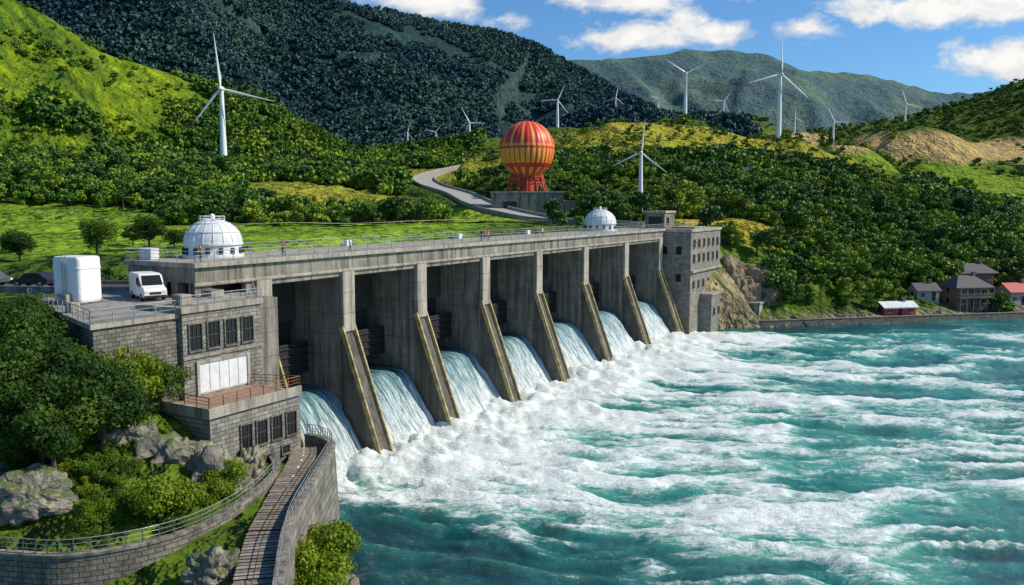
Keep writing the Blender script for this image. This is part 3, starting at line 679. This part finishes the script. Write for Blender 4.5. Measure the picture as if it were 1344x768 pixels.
# ------------------------------------------------------------------ houses
def house(name,X,Y,w,d,h,rh,wm,rm,rz=0,storeys=1,hip=0.0,ver=False):
    Z=h1(X,Y)-.3;e=empty(name,(X,Y,Z),rz);m=MB();m.box(-w/2,w/2,-d/2,d/2,-1.5,h,0)
    if not hip: m.add([(-w/2,-d/2,h),(-w/2,d/2,h),(-w/2,0,h+rh),(w/2,-d/2,h),(w/2,d/2,h),(w/2,0,h+rh)],[(0,2,1),(3,4,5)],0)
    m.obj('walls',[wm],e)
    m=MB();ov=.9 if hip else .5;i=w/2*hip
    A_=[(-w/2-ov,-d/2-ov,h),(w/2+ov,-d/2-ov,h),(w/2+ov,d/2+ov,h),(-w/2-ov,d/2+ov,h),(-w/2-ov+i,0,h+rh+.1),(w/2+ov-i,0,h+rh+.1)]
    m.add(A_,[(0,1,5,4),(2,3,4,5),(1,2,5),(3,0,4)] if hip else [(0,1,5,4),(2,3,4,5)],0);m.add([(x_,y_,z_-.22) for x_,y_,z_ in A_],[(4,5,1,0),(5,4,3,2)],0)
    m.add([A_[0],A_[1],(A_[1][0],A_[1][1],h-.25),(A_[0][0],A_[0][1],h-.25)],[(0,3,2,1)],0)
    m.box(w*.2,w*.2+.8,-.4,.4,h+rh*.4,h+rh+1,1);m.obj('roof',[rm,M_stoneD],e)
    m=MB();n=max(2,int(w/2.6))
    for s_ in range(storeys):
        z0=.9+s_*h/storeys
        for k in range(n):
            xc=-w/2+(k+.5)*w/n
            if s_==0 and k==n//2: m.box(xc-.5,xc+.5,-d/2-.05,-d/2+.02,0,2.2,0);continue
            m.box(xc-.5,xc+.5,-d/2-.04,-d/2+.02,z0,z0+1.2,0);m.box(xc-.62,xc+.62,-d/2-.1,-d/2-.041,z0-.14,z0-.02,1);m.box(xc-.04,xc+.04,-d/2-.07,-d/2-.041,z0,z0+1.2,1);m.box(xc-.62,xc+.62,-d/2-.09,-d/2-.041,z0+1.2,z0+1.32,1)
        m.box(w/2-.02,w/2+.04,-.5,.5,z0,z0+1.2,0);m.box(-w/2-.04,-w/2+.02,-.5,.5,z0,z0+1.2,0)
    m.obj('windows_and_door',[M_glass,M_whiteD],e)
    if ver:
        m=MB();zb=h/2+.1;m.box(-w/2-.2,w/2+.2,-d/2-1.7,-d/2-.12,zb-.18,zb,0)
        for k in range(6):
            xc=-w/2+k*w/5;m.box(xc-.1,xc+.1,-d/2-1.6,-d/2-1.4,-1,h-.26,0)
        m.rail([(-w/2,-d/2-1.6,zb),(w/2,-d/2-1.6,zb)],.95,.5,0,.05,2);m.obj('veranda',[M_wood],e)
M_plas=simple('plaster_wall',(.40,.36,.30),.85,scale=2,var=.3);M_stw=simple('house_stone',(.17,.13,.10),.9,scale=5,var=.45,bmp=.5)
house('timber_house',120.5,222,9.5,7,5.2,2.8,M_stw,M_roof,.15,2,.75,True)
house('red_boathouse',96.5,209.5,9,4,2.2,1.2,M_red,M_whiteD,.22,1)
house('red_house',137,227,8,6,3.4,2.2,M_plas,M_roofR,.2,1)
house('stone_house',130,236,9,6,4.2,2.4,M_stw,M_roof,.1,1,.6)
house('red_house',149,229,8,6,3.2,2,M_red,M_roofR,.2,1)
house('plaster_house',109,221,6,5,2.6,1.8,M_plas,M_roof,.1,1)
house('stone_house',67,310,8,5,2.6,1.6,M_stw,M_roof,.1,1);house('stone_house',86,318,9,5,2.4,1.5,M_stw,M_roof,-.1,1);house('stone_house',131,395,9,5,2.6,1.5,M_plas,M_roof,.0,1)
# ------------------------------------------------------------------ van, cars, tank
def vehicle(name,X,Y,Z,rz,L,Wd,Hh,paint,van=True):
    e=empty(name,(X,Y,Z),rz);m=MB();g=.32
    if van: pf=[(-L/2,g),(L/2,g),(L/2,g+.55),(L/2-.12,Hh*.48),(L/2-.75,Hh*.56),(L/2-1.45,Hh*.95),(L/2-1.9,Hh),(-L/2+.12,Hh),(-L/2,Hh*.93)]
    else: pf=[(-L/2,g),(L/2,g),(L/2,Hh*.48),(L/2-1.0,Hh*.6),(L/2-1.75,Hh*.97),(L/2-2.3,Hh),(-L/2+1.0,Hh),(-L/2+.25,Hh*.65),(-L/2,Hh*.6)]
    m.prism_y(pf,-Wd/2,Wd/2,0);m.obj('body',[paint],e,bevel=.07)
    m=MB()
    for yy_ in (-Wd/2-.012,Wd/2+.002):
        if van: m.prism_y([(L/2-1.0,Hh*.58),(L/2-1.5,Hh*.86),(L/2-2.3,Hh*.87),(L/2-2.3,Hh*.58)],yy_,yy_+.01,0)
        else: m.prism_y([(L/2-1.25,Hh*.63),(L/2-1.85,Hh*.92),(-L/2+1.1,Hh*.92),(-L/2+.5,Hh*.65)],yy_,yy_+.01,0)
    a,b_=(((L/2-.78),Hh*.575),((L/2-1.42),Hh*.93)) if van else (((L/2-1.05),Hh*.63),((L/2-1.72),Hh*.94))
    w=Wd/2-.12;o=.03;m.add([(a[0]+o,-w,a[1]+o),(a[0]+o,w,a[1]+o),(b_[0]+o,w-.08,b_[1]+o),(b_[0]+o,-w+.08,b_[1]+o)],[(0,1,2,3)],0)
    m.box(L/2-.02,L/2+.02,-.5,.5,g+.28,g+.5,1)
    for s_ in (-1,1): m.box(L/2-.1,L/2+.03,s_*(Wd/2-.22)-.15,s_*(Wd/2-.22)+.15,g+.42,g+.62,2);m.box(L/2-1.0,L/2-.8,s_*(Wd/2+.12)-.1,s_*(Wd/2+.12)+.1,Hh*.55,Hh*.68,1)
    m.box(L/2-.04,L/2+.05,-Wd/2+.05,Wd/2-.05,g,g+.2,1);m.obj('glass_and_trim',[M_glass,M_rubber,M_whiteD],e)
    m=MB()
    for wx_ in (L/2-.85,-L/2+.9):
        for s_ in (-1,1):
            m.tube((wx_,s_*(Wd/2-.2),.34),(wx_,s_*(Wd/2+.03),.34),.34,18,0);m.tube((wx_,s_*(Wd/2+.03),.34),(wx_,s_*(Wd/2+.04),.34),.19,12,1)
    m.obj('wheels',[M_rubber,M_steel],e)
vehicle('white_van',-33.2,76.0,20.42,R(-52),4.9,2.0,2.35,M_white)
M_carD=simple('car_paint_dark',(.03,.035,.045),.25,.3,bmp=0);M_carG=simple('car_paint_grey',(.14,.15,.17),.25,.4,bmp=0)
vehicle('parked_car',-49.5,86.5,20.5,R(172),4.3,1.8,1.5,M_carD,False);vehicle('parked_car',-55.5,88.0,20.5,R(172),4.3,1.8,1.5,M_carG,False)
tk=empty('white_storage_tank',(-38.0,73.0,20.42),R(-20))
def rr_box(m,hx,hy,r,zs,mi=0,n=5):
    vs=[]
    for z_,k in zs:
        for cx,cy,a0 in ((hx-r,hy-r,0),(-hx+r,hy-r,90),(-hx+r,-hy+r,180),(hx-r,-hy+r,270)):
            for q in range(n+1):
                t=R(a0+90*q/n);vs.append(((cx+r*math.cos(t))*k,(cy+r*math.sin(t))*k,z_))
    M=4*(n+1);fs=[(j*M+i,j*M+(i+1)%M,(j+1)*M+(i+1)%M,(j+1)*M+i) for j in range(len(zs)-1) for i in range(M)]+[tuple(range((len(zs)-1)*M,len(zs)*M))]
    m.add(vs,fs,mi,False)
m=MB();rr_box(m,1.55,1.25,.35,[(.15,.96),(.35,1),(1.25,1),(1.27,.985),(1.33,.985),(1.35,1),(3.0,1),(3.02,1.03),(3.14,1.03),(3.16,1),(3.85,1),(4.05,.95),(4.1,.86)])
m.obj('shell',[M_white],tk)
m=MB();m.box(-1.8,1.8,-1.5,1.5,-.05,.16,0);m.tube((-.2,-1.4,.3),(-.2,-1.4,4.3),.04,6,1);m.tube((.2,-1.4,.3),(.2,-1.4,4.3),.04,6,1)
for k in range(10): m.tube((-.2,-1.4,.5+k*.35),(.2,-1.4,.5+k*.35),.03,5,1)
m.obj('plinth_and_ladder',[M_conc,M_steel],tk)
# ------------------------------------------------------------------ people
def person(X,Y,Z,rz,shirt,pants,st=.25,h=1.72):
    J={'pel':(0,0,.93),'wst':(0,0,1.08),'ch':(0,0,1.32),'nk':(0,0,1.47),'hd':(0,.01,1.58),'ht':(0,0,1.70),
       'hl':(-.1,0,.90),'kl':(-.11,st*.5,.49),'al':(-.11,st*.35,.09),'tl':(-.11,st*.35+.16,.04),
       'hr':(.1,0,.90),'kr':(.11,-st*.15,.49),'ar':(.11,-st*.9,.11),'tr':(.11,-st*.9+.16,.04),
       'sl':(-.19,0,1.40),'el':(-.25,-.06,1.13),'wl':(-.25,.06,.88),'fl':(-.24,.1,.78),'sr':(.19,0,1.40),'er':(.25,.02,1.13),'wr':(.25,.16,.92),'fr':(.24,.22,.83)}
    rad=dict(pel=.13,wst=.115,ch=.135,nk=.055,hd=.09,ht=.07,hl=.095,kl=.058,al=.04,tl=.035,hr=.095,kr=.058,ar=.04,tr=.035,sl=.06,el=.042,wl=.03,fl=.022,sr=.06,er=.042,wr=.03,fr=.022)
    E=[('pel','wst'),('wst','ch'),('ch','nk'),('nk','hd'),('hd','ht'),('pel','hl'),('hl','kl'),('kl','al'),('al','tl'),('pel','hr'),('hr','kr'),('kr','ar'),('ar','tr'),('ch','sl'),('sl','el'),('el','wl'),('wl','fl'),('ch','sr'),('sr','er'),('er','wr'),('wr','fr')]
    ks=list(J);me=bpy.data.meshes.new('person');me.from_pydata([J[k] for k in ks],[(ks.index(a),ks.index(b)) for a,b in E],[])
    m,nt,b=newmat('clothes');sx=N(nt,'ShaderNodeSeparateXYZ');tc=N(nt,'ShaderNodeTexCoord');nt.links.new(tc.outputs['Object'],sx.inputs[0])
    r=N(nt,'ShaderNodeValToRGB');r.color_ramp.interpolation='CONSTANT';e=r.color_ramp.elements
    for q in range(3): e.new(.5)
    for q,(p_,c_) in enumerate([(0,(.03,.02,.015)),(.055,pants),(.53,shirt),(.845,(.48,.29,.2)),(.925,(.04,.025,.015))]): e[q].position=p_;e[q].color=(*c_,1)
    nt.links.new(mth(nt,'MULTIPLY',sx.outputs[2],1/1.76),r.inputs['Fac']);nt.links.new(r.outputs[0],b.inputs['Base Color']);b.inputs['Roughness'].default_value=.8
    me.materials.append(m);o=bpy.data.objects.new('person',me);link(o);o.location=(X,Y,Z);o.rotation_euler=(0,0,rz);o.scale=(h/1.76,)*3
    sk=o.modifiers.new('skin','SKIN')
    for i,k in enumerate(ks): me.skin_vertices[0].data[i].radius=(rad[k],rad[k]*(.8 if k in('pel','wst','ch') else 1));me.skin_vertices[0].data[i].use_root=(k=='pel')
    sb=o.modifiers.new('sub','SUBSURF');sb.levels=1;sb.render_levels=1
cols=[((.5,.08,.05),(.03,.04,.08)),((.05,.12,.35),(.05,.05,.05)),((.6,.6,.58),(.04,.04,.06)),((.04,.04,.05),(.05,.05,.07)),((.5,.3,.05),(.06,.05,.04))]
for i,(sx_,ax_) in enumerate([(-8.6,-6.6),(-7.9,-7.3),(1.6,-6.4),(31,-7),(32,-6.4),(33.6,-8),(48,-7),(49,-6.5),(94,-7),(-19.2,-6.6)]):
    X,Y=from_sa(sx_,ax_);person(X,Y,23.62,random.uniform(0,6.28),*cols[i%5],st=random.choice([.1,.3,.25]),h=random.uniform(1.62,1.82))
# ------------------------------------------------------------------ vegetation
def make_tree(name,height,cr,ncl,leaves,ls,seed,mat,trunk=True,squash=.8,low=.35):
    rg=np.random.default_rng(seed);cz=height-cr*squash
    cen=[];rad=[]
    for k in range(ncl):
        d=rg.normal(size=3);d/=np.linalg.norm(d);q=rg.uniform(.35,.95)**.6*cr*.78
        c=np.array([d[0]*q,d[1]*q,cz+d[2]*q*squash]);cen.append(c);rad.append(cr*rg.uniform(.2,.48))
    cen=np.array(cen);rad=np.array(rad);w=rad**2/np.sum(rad**2)
    idx=rg.choice(ncl,leaves,p=w);d=rg.normal(size=(leaves,3));d/=np.linalg.norm(d,axis=1)[:,None]
    pos=cen[idx]+d*rad[idx][:,None]*rg.uniform(.5,1.22,(leaves,1))*np.array([1,1,.8])
    pos[:,2]=np.maximum(pos[:,2],height*.04)
    nrm=d+rg.normal(scale=.6,size=(leaves,3));nrm/=np.linalg.norm(nrm,axis=1)[:,None]
    up=rg.normal(size=(leaves,3));t=np.cross(nrm,up);t/=np.linalg.norm(t,axis=1)[:,None];bt=np.cross(nrm,t)
    s1=(ls*rg.uniform(.5,1.3,(leaves,1)));s2=s1*rg.uniform(.5,.9,(leaves,1))
    V=np.stack([pos-t*s1,pos-bt*s2,pos+t*s1,pos+bt*s2],1).reshape(-1,3);Fq=np.arange(leaves*4).reshape(-1,4)
    mi=[0]*leaves;mats=[mat]
    if trunk:
        m=MB();m.tube((0,0,-.5),(0.05*cr,0,cz*.6),cr*.085,7,0,cr*.06);m.tube((0.05*cr,0,cz*.6),(0,0,cz+cr*.3),cr*.06,6,0,cr*.02)
        for k in range(min(7,ncl)): m.tube((0.04*cr,0,cz*.45+.06*k*cz),tuple(cen[k]),cr*.035,5,0,cr*.012)
        q=[f for f in m.f if len(f)==4];V=np.concatenate([V,np.array([tuple(v) for v in m.v])]);Fq=np.concatenate([Fq,np.array(q)+leaves*4]);mi+= [1]*len(q);mats.append(M_bark)
    me=fast_mesh(name,V,Fq,mats,mi);return bpy.data.objects.new(name,me)
def coll(name,objs):
    c=bpy.data.collections.new(name)
    for o in objs:c.objects.link(o)
    return c
HI=coll('broadleaf_hi',[make_tree('broadleaf_tree_a',6,2.7,18,8000,.13,1,M_leafD),make_tree('broadleaf_tree_b',5,2.3,15,6500,.13,2,M_leaf),make_tree('broadleaf_tree_c',6.5,2.5,20,8000,.13,3,M_leafD),make_tree('broadleaf_tree_d',5.2,2.6,16,7000,.12,4,M_leafD)])
SH=coll('shrub_hi',[make_tree('shrub_a',2.0,1.3,12,2400,.085,5,M_leaf,False,.7),make_tree('shrub_b',1.5,1.3,12,2200,.085,6,M_leafY,False,.55),make_tree('shrub_c',1.5,1.3,12,2200,.085,7,M_leafD,False,.6),make_tree('shrub_d',1.1,1.5,14,2200,.08,8,M_leaf,False,.4)])
MID=coll('broadleaf_mid',[make_tree('forest_tree_a',8,3.6,13,900,.44,11,M_leafG),make_tree('forest_tree_b',7,3.4,12,850,.44,12,M_leafG2),make_tree('forest_tree_c',9.5,3.0,13,900,.44,13,M_leafG2),make_tree('forest_tree_d',6,3.4,9,850,.44,14,M_leafG),make_tree('forest_tree_e',4.5,3.3,9,850,.42,15,M_leafG)])
LO=coll('broadleaf_far',[make_tree('far_tree_a',8,3.8,9,160,.9,21,M_leafG,False),make_tree('far_tree_b',8,3.4,8,150,.9,22,M_leafG2,False),make_tree('far_tree_c',6,3.6,7,150,.9,23,M_leafG,False)])
MT=coll('mountain_trees',[make_tree('mountain_tree_a',9,4.4,6,45,1.8,31,M_leafHaze,False),make_tree('mountain_tree_b',8,4.6,6,45,1.8,32,M_leafHaze,False)])
def scatter(name,pts,sc,c):
    me=bpy.data.meshes.new(name);pts=np.asarray(pts,dtype=np.float32);me.vertices.add(len(pts));me.vertices.foreach_set('co',pts.ravel())
    a=me.attributes.new('sc','FLOAT','POINT');a.data.foreach_set('value',np.asarray(sc,dtype=np.float32))
    o=bpy.data.objects.new(name,me);link(o);g=bpy.data.node_groups.new(name,'GeometryNodeTree')
    g.interface.new_socket('Geometry',in_out='INPUT',socket_type='NodeSocketGeometry');g.interface.new_socket('Geometry',in_out='OUTPUT',socket_type='NodeSocketGeometry')
    gi=g.nodes.new('NodeGroupInput');go=g.nodes.new('NodeGroupOutput');ip=g.nodes.new('GeometryNodeInstanceOnPoints');ci=g.nodes.new('GeometryNodeCollectionInfo')
    ci.inputs['Collection'].default_value=c;ci.inputs['Separate Children'].default_value=True;ci.inputs['Reset Children'].default_value=True
    rv=g.nodes.new('FunctionNodeRandomValue');rv.data_type='FLOAT_VECTOR';rv.inputs[0].default_value=(-.12,-.12,0);rv.inputs[1].default_value=(.12,.12,6.283)
    na=g.nodes.new('GeometryNodeInputNamedAttribute');na.data_type='FLOAT';na.inputs['Name'].default_value='sc'
    g.links.new(gi.outputs[0],ip.inputs['Points']);g.links.new(ci.outputs[0],ip.inputs['Instance']);ip.inputs['Pick Instance'].default_value=True
    g.links.new(rv.outputs[0],ip.inputs['Rotation']);g.links.new(na.outputs[0],ip.inputs['Scale']);g.links.new(ip.outputs[0],go.inputs[0])
    md=o.modifiers.new('scatter','NODES');md.node_group=g;return o
def ell(x,y,cx,cy,rx,ry,ang=0):
    dx,dy=x-cx,y-cy;c,s_=math.cos(ang),math.sin(ang);return np.hypot((dx*c+dy*s_)/rx,(-dx*s_+dy*c)/ry)
def keepout(x,y):
    k=np.zeros(len(x),bool)
    for P_,wd in ROADS: k|=segs(P_,x,y)[0]<wd+3.5
    rp=ROADS[0][0]
    for q in (14,28,44): k|=(segs([(p[0]-p[0]*q/max(p[1],1),p[1]-q,0) for p in rp[3:]],x,y)[0]<8)
    k|=(np.abs(x-6)<19)&(np.abs(y-250)<12)
    k|=(np.abs(x-2)<16)&(y<250)&(y>208)
    for px,py,_,_ in PADS[:4]: k|=np.hypot(x-px,y-py)<5
    k|=(np.abs(x-37.5)<7)&(y<262)&(y>235)
    for hx,hy in ((120.5,222),(96.5,209.5),(137,227),(130,236),(149,229),(109,221),(67,310),(86,318),(131,395)): k|=(np.abs(x-hx)<6)&(y-hy<5)&(y-hy>-12)
    s,a=to_sa(x,y);k|=(a>-24)&(a<12)&(s>-40)&(s<132)
    return k
def region(n,x0,x1,y0,y1,seed):
    r=np.random.default_rng(seed);return r.uniform(x0,x1,n),r.uniform(y0,y1,n)
x,y=region(18000,-30,330,196,470,1)
k=~keepout(x,y);z=H(x,y);k&=z>1.3;nn=fbm(x/20,y/20,3,9)
k&=ell(x,y,80,420,104,50)+(nn-.5)*1.4>1.0
k&=ell(x,y,56,223,21,10,.1)>1.0
k&=ell(x,y,-34,420,24,80,.3)>1
k&=(x>-12+ (y-260)*-.08)
shore=(x-59)*-.223+(y-196)*.975;k&=(shore>4)&~((shore<14)&(x<64))
k&=(nn>.28)
x,y,z=x[k],y[k],z[k];sc=np.random.default_rng(4).uniform(.35,.95,len(x))*np.where(nn[k]<.42,.6,1)
nr=(y<330);scatter('hillside_forest',np.stack([x,y,z-.3],1)[nr],sc[nr],MID);scatter('hilltop_forest',np.stack([x,y,z-.3],1)[~nr],sc[~nr],LO)
# shoreline thicket
x,y=region(900,66,200,198,262,33);shore=(x-59)*-.223+(y-196)*.975
k=(~keepout(x,y))&(shore>4)&(shore<22);x,y=x[k],y[k];scatter('shoreline_thicket',np.stack([x,y,H(x,y)-.3],1),np.random.default_rng(34).uniform(.35,.75,len(x)),MID)
x,y=region(600,-15,185,360,460,3);z=H(x,y);scatter('hilltop_bushes',np.stack([x,y,z-.3],1),np.random.default_rng(2).uniform(.15,.55,len(x)),LO)
x,y=region(1000,-80,10,150,262,5);k=~keepout(x,y);z=H(x,y)
k&=(y>208+ .25*x+ (fbm(x/15,y/15,2,3)-.5)*20)|((x>-36)&(y>200))
k&=ell(x,y,-66,290,34,50,.2)>1;k&=~((x>-45)&(y>236));x,y,z=x[k],y[k],z[k];scatter('valley_shrubs',np.stack([x,y,z-.4],1),np.random.default_rng(6).uniform(.35,.8,len(x)),MID)
x,y=region(26000,-420,-20,232,640,7);k=~keepout(x,y);z=H(x,y);n1=fbm(x/22,y/22,4,31)
op=openA_f(x,y,n1)<-160
rr_=np.random.default_rng(8).uniform(size=len(x));k&=(z>27.5)&(~op|(rr_<.08+.5*(n1>.55)));k&=ell(x,y,-66,290,32,48,.2)>1;k&=ell(x,y,-34,420,24,80,.3)>1
k&=np.abs(np.degrees(np.arctan2(x,y)))<42;k&=~((x>-48)&(y<330))
x,y,z,op=x[k],y[k],z[k],op[k];sc=np.random.default_rng(9).uniform(.45,1.1,len(x))*np.where(op,.55,1)
nr=(y<300);scatter('left_hill_forest',np.stack([x,y,z-.4],1)[nr],sc[nr],MID);scatter('left_hill_forest_upper',np.stack([x,y,z-.4],1)[~nr],sc[~nr],LO)
x,y=region(56000,-620,420,640,1250,11);k=(np.abs(np.degrees(np.arctan2(x,y)))<34);x,y=x[k],y[k];z=H(x,y);nn=fbm(x/60,y/60,3,3);k=(nn>.33)&(x<190)
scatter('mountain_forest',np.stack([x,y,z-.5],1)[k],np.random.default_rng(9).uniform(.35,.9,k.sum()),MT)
x,y=region(7000,190,620,470,900,13);z=H(x,y);nn=fbm(x/45,y/45,2,77);k=((np.abs(nn-.39)<.022)|(fbm(x/50,y/50,3,4)>.62)|(z>94))&~((z>64)&(z<88)&(fbm(x/9,y/9,2,8)<.62))
scatter('field_hedges',np.stack([x,y,z-.3],1)[k],np.random.default_rng(3).uniform(.4,.8,k.sum()),LO)
T0=[(-63,107,.8),(-55.5,112,.95),(-51,118,.9),(-49.5,123,.6),(-46,121,.6),(-57,126,.6),(-70,118,.7)]
MT0=[make_tree('mt%d'%i,6+i*.4,3.0,15,5200,.17,60+i,[M_leafD,M_leaf,M_leafD][i]) for i in range(3)]
for i,(X,Y,s_) in enumerate(T0):
    o=bpy.data.objects.new('meadow_tree',MT0[i%3].data);o.location=(X,Y,h1(X,Y)-.3);o.scale=(s_*.85,)*3;o.rotation_euler=(0,0,i*1.3);link(o)
x=np.concatenate([rng.uniform(-140,-95,34),rng.uniform(-85,-50,26)]);y=np.concatenate([rng.uniform(222,238,34),rng.uniform(200,225,26)])
scatter('meadow_hedgerow',np.stack([x,y,H(x,y)-.3],1),rng.uniform(.5,1.0,len(x)),MID)
# near left bank
x,y=region(520,-66,-23,50.5,78,15);s,a=to_sa(x,y)
def inpoly(px,py,pl,gr=0):
    c=np.zeros(len(px),bool);n=len(pl)
    for i in range(n):
        (x1,y1),(x2,y2)=pl[i],pl[(i+1)%n];k=((y1>py)!=(y2>py))&(px<(x2-x1)*(py-y1)/(y2-y1+1e-9)+x1);c^=k
    return c
k=~inpoly(a,s,[(3.2,-38),(3.2,-12),(-20,-12),(-20,-30)]);k&=~((a>1)&(a<9.5)&(s>-32.5));k&=~((x>-30)&(y<57));k&=ell(x,y,-24,60,5.5,3.6,.3)>1;k&=ell(x,y,-32,51.5,5,2.4)>1
k&=~((y>74)&(x>-58))
z=H(x,y);xs,ys,zs=x[k],y[k],z[k]
hs=np.clip((22.2-zs)/6.2,.35,1.15)*np.random.default_rng(5).uniform(.75,1.05,len(xs))
scatter('bank_trees',np.stack([xs,ys,zs-.4],1)[:190],hs[:190],HI)
x,y=region(1000,-60,-18.6,49.5,70,17);s,a=to_sa(x,y);z=H(x,y)
k=~inpoly(a,s,[(2.4,-37),(2.4,-12),(-20,-12),(-20,-30)]);k&=~((a>1)&(a<8.6)&(s>-31.6));dw,_=segs([(-64,50,0),(-45,48.6,0),(-31,47.6,0),(-25.6,47.2,0),(-21,50,0),(-18.7,55.5,0),(-18.3,62.3,0),(-19.6,66,0)],x,y)
k&=(dw>1.0)&(y>48.5);k&=(x<-19.5);k&=ell(x,y,-24,59.5,4.8,3.0,.3)>1;k&=~((x>-20.5)&(y<52));k&=(fbm(x/3,y/3,2,12)>.38)
x,y,z=x[k],y[k],z[k];scatter('bank_undergrowth',np.stack([x,y,z-.25],1),np.random.default_rng(5).uniform(.25,.85,len(x)),SH)
def single(src,name,X,Y,s_,dz=0,rz=0,Z=None):
    o=bpy.data.objects.new(name,src.data);o.location=(X,Y,(h1(X,Y) if Z is None else Z)+dz);o.scale=(s_,)*3;o.rotation_euler=(0,0,rz);link(o)
hi=list(HI.objects);sh=list(SH.objects)
Mtree=make_tree('bright_tree',6,2.9,19,12000,.13,44,M_leafY)
Mbush=make_tree('bright_bush',2.6,1.7,16,5500,.085,45,M_leafY,False,.75)
single(Mtree,'broadleaf_tree',-28.8,61.2,.95,-.3)
single(hi[1],'broadleaf_tree',-32.5,62.4,1.15,-.3,1);single(hi[3],'broadleaf_tree',-27.2,63.0,.9,-.3,2);single(hi[0],'broadleaf_tree',-35.5,60.8,1.1,-.3,4)
for X,Y,s_ in ((-22.8,52.4,1.25),(-21.6,53.8,.9),(-19.9,57.0,1.0),(-20.4,55.4,.75),(-26,51.3,.7)): single(Mbush,'shrub',X,Y,s_,-.2,X)
for X,Y,s_,Z in ((-12.7,54.5,1.5,4.0),(-12.9,52.3,1.4,4.0),(-12.4,56.4,1.15,2.8),(-12.0,48.6,1.5,3.0),(-11.6,50.8,1.2,2.6),(-9.4,43.2,.9,.0)): single(Mbush,'riverbank_shrub',X,Y,s_,0,X+Y,Z)
# ------------------------------------------------------------------ world, sun, camera
SD=Vector((.74,.0,.62)).normalized();el=math.asin(SD.z);az=math.atan2(SD.x,SD.y)
w=bpy.data.worlds.new('World');scene.world=w;w.use_nodes=True;nt=w.node_tree
bg=nt.nodes['Background'];bg.inputs['Strength'].default_value=.10
sky=N(nt,'ShaderNodeTexSky',sky_type='NISHITA');sky.sun_disc=False;sky.sun_elevation=el;sky.sun_rotation=az;sky.air_density=1.0;sky.dust_density=.3;sky.ozone_density=3
tc=N(nt,'ShaderNodeTexCoord');sx=N(nt,'ShaderNodeSeparateXYZ');nt.links.new(tc.outputs['Generated'],sx.inputs[0])
yy_=mth(nt,'MAXIMUM',sx.outputs[1],.02);A_=mth(nt,'DIVIDE',sx.outputs[0],yy_);E_=mth(nt,'DIVIDE',sx.outputs[2],yy_)
CL=[(-.10,.236,.10,.028,1.4),(-.01,.214,.045,.014,.8),(.14,.194,.09,.022,1.2),(.205,.215,.035,.024,1.1),(.24,.200,.06,.018,.9),(.15,.236,.12,.022,1.1),(.34,.202,.05,.020,1.1),(.50,.226,.14,.028,1.6),(.60,.240,.13,.030,1.7),(.58,.168,.10,.030,1.35),(.42,.232,.05,.016,.9),(-.3,.3,.2,.03,.7),(.9,.25,.3,.05,.9)]
tot=None
for ca_,ce,ra,re,wt in CL:
    dx=mth(nt,'DIVIDE',mth(nt,'SUBTRACT',A_,ca_),ra);dy=mth(nt,'DIVIDE',mth(nt,'SUBTRACT',E_,ce),re)
    q=mth(nt,'MULTIPLY',mth(nt,'MAXIMUM',mth(nt,'SUBTRACT',1,mth(nt,'SQRT',mth(nt,'ADD',mth(nt,'MULTIPLY',dx,dx),mth(nt,'MULTIPLY',dy,dy)))),-.6),wt)
    tot=q if tot is None else mth(nt,'MAXIMUM',tot,q)
cv=N(nt,'ShaderNodeCombineXYZ');nt.links.new(A_,cv.inputs[0]);nt.links.new(mth(nt,'MULTIPLY',E_,1.7),cv.inputs[1])
nz=noise_node(nt,cv.outputs[0],14,6,.62,.2)
den=mth(nt,'ADD',tot,mth(nt,'MULTIPLY',mth(nt,'SUBTRACT',nz,.5),3.0))
cf=ramp(nt,den,[(.12,(0,0,0)),(.7,(1,1,1))])
cfront=mth(nt,'MULTIPLY',cf,mth(nt,'GREATER_THAN',sx.outputs[1],.05))
nz2=noise_node(nt,cv.outputs[0],26,3,.6)
ccol=ramp(nt,mth(nt,'ADD',mth(nt,'MULTIPLY',den,.35),mth(nt,'MULTIPLY',nz2,.7)),[(.35,(5.8,6.4,7.2)),(.75,(9.8,9.6,9.3))])
skc=mixc(nt,1,sky.outputs[0],(.66,1.04,1.36),'MULTIPLY')
nt.links.new(mixc(nt,cfront,skc,ccol),bg.inputs['Color'])
L=bpy.data.lights.new('sun','SUN');L.energy=5.0;L.angle=R(.5);L.color=(1,.90,.72);o=bpy.data.objects.new('sun',L);o.rotation_euler=SD.to_track_quat('Z','Y').to_euler();o.location=(0,0,300);link(o)
cam=bpy.data.cameras.new('camera');cam.lens=29.46;cam.sensor_width=36;cam.clip_end=12000;cam.clip_start=.5
co=bpy.data.objects.new('camera',cam);co.location=(0,0,29);co.rotation_euler=(R(90-6.02),0,0);link(co);scene.camera=co
scene.view_settings.view_transform='Standard';scene.view_settings.look='None';scene.view_settings.exposure=0
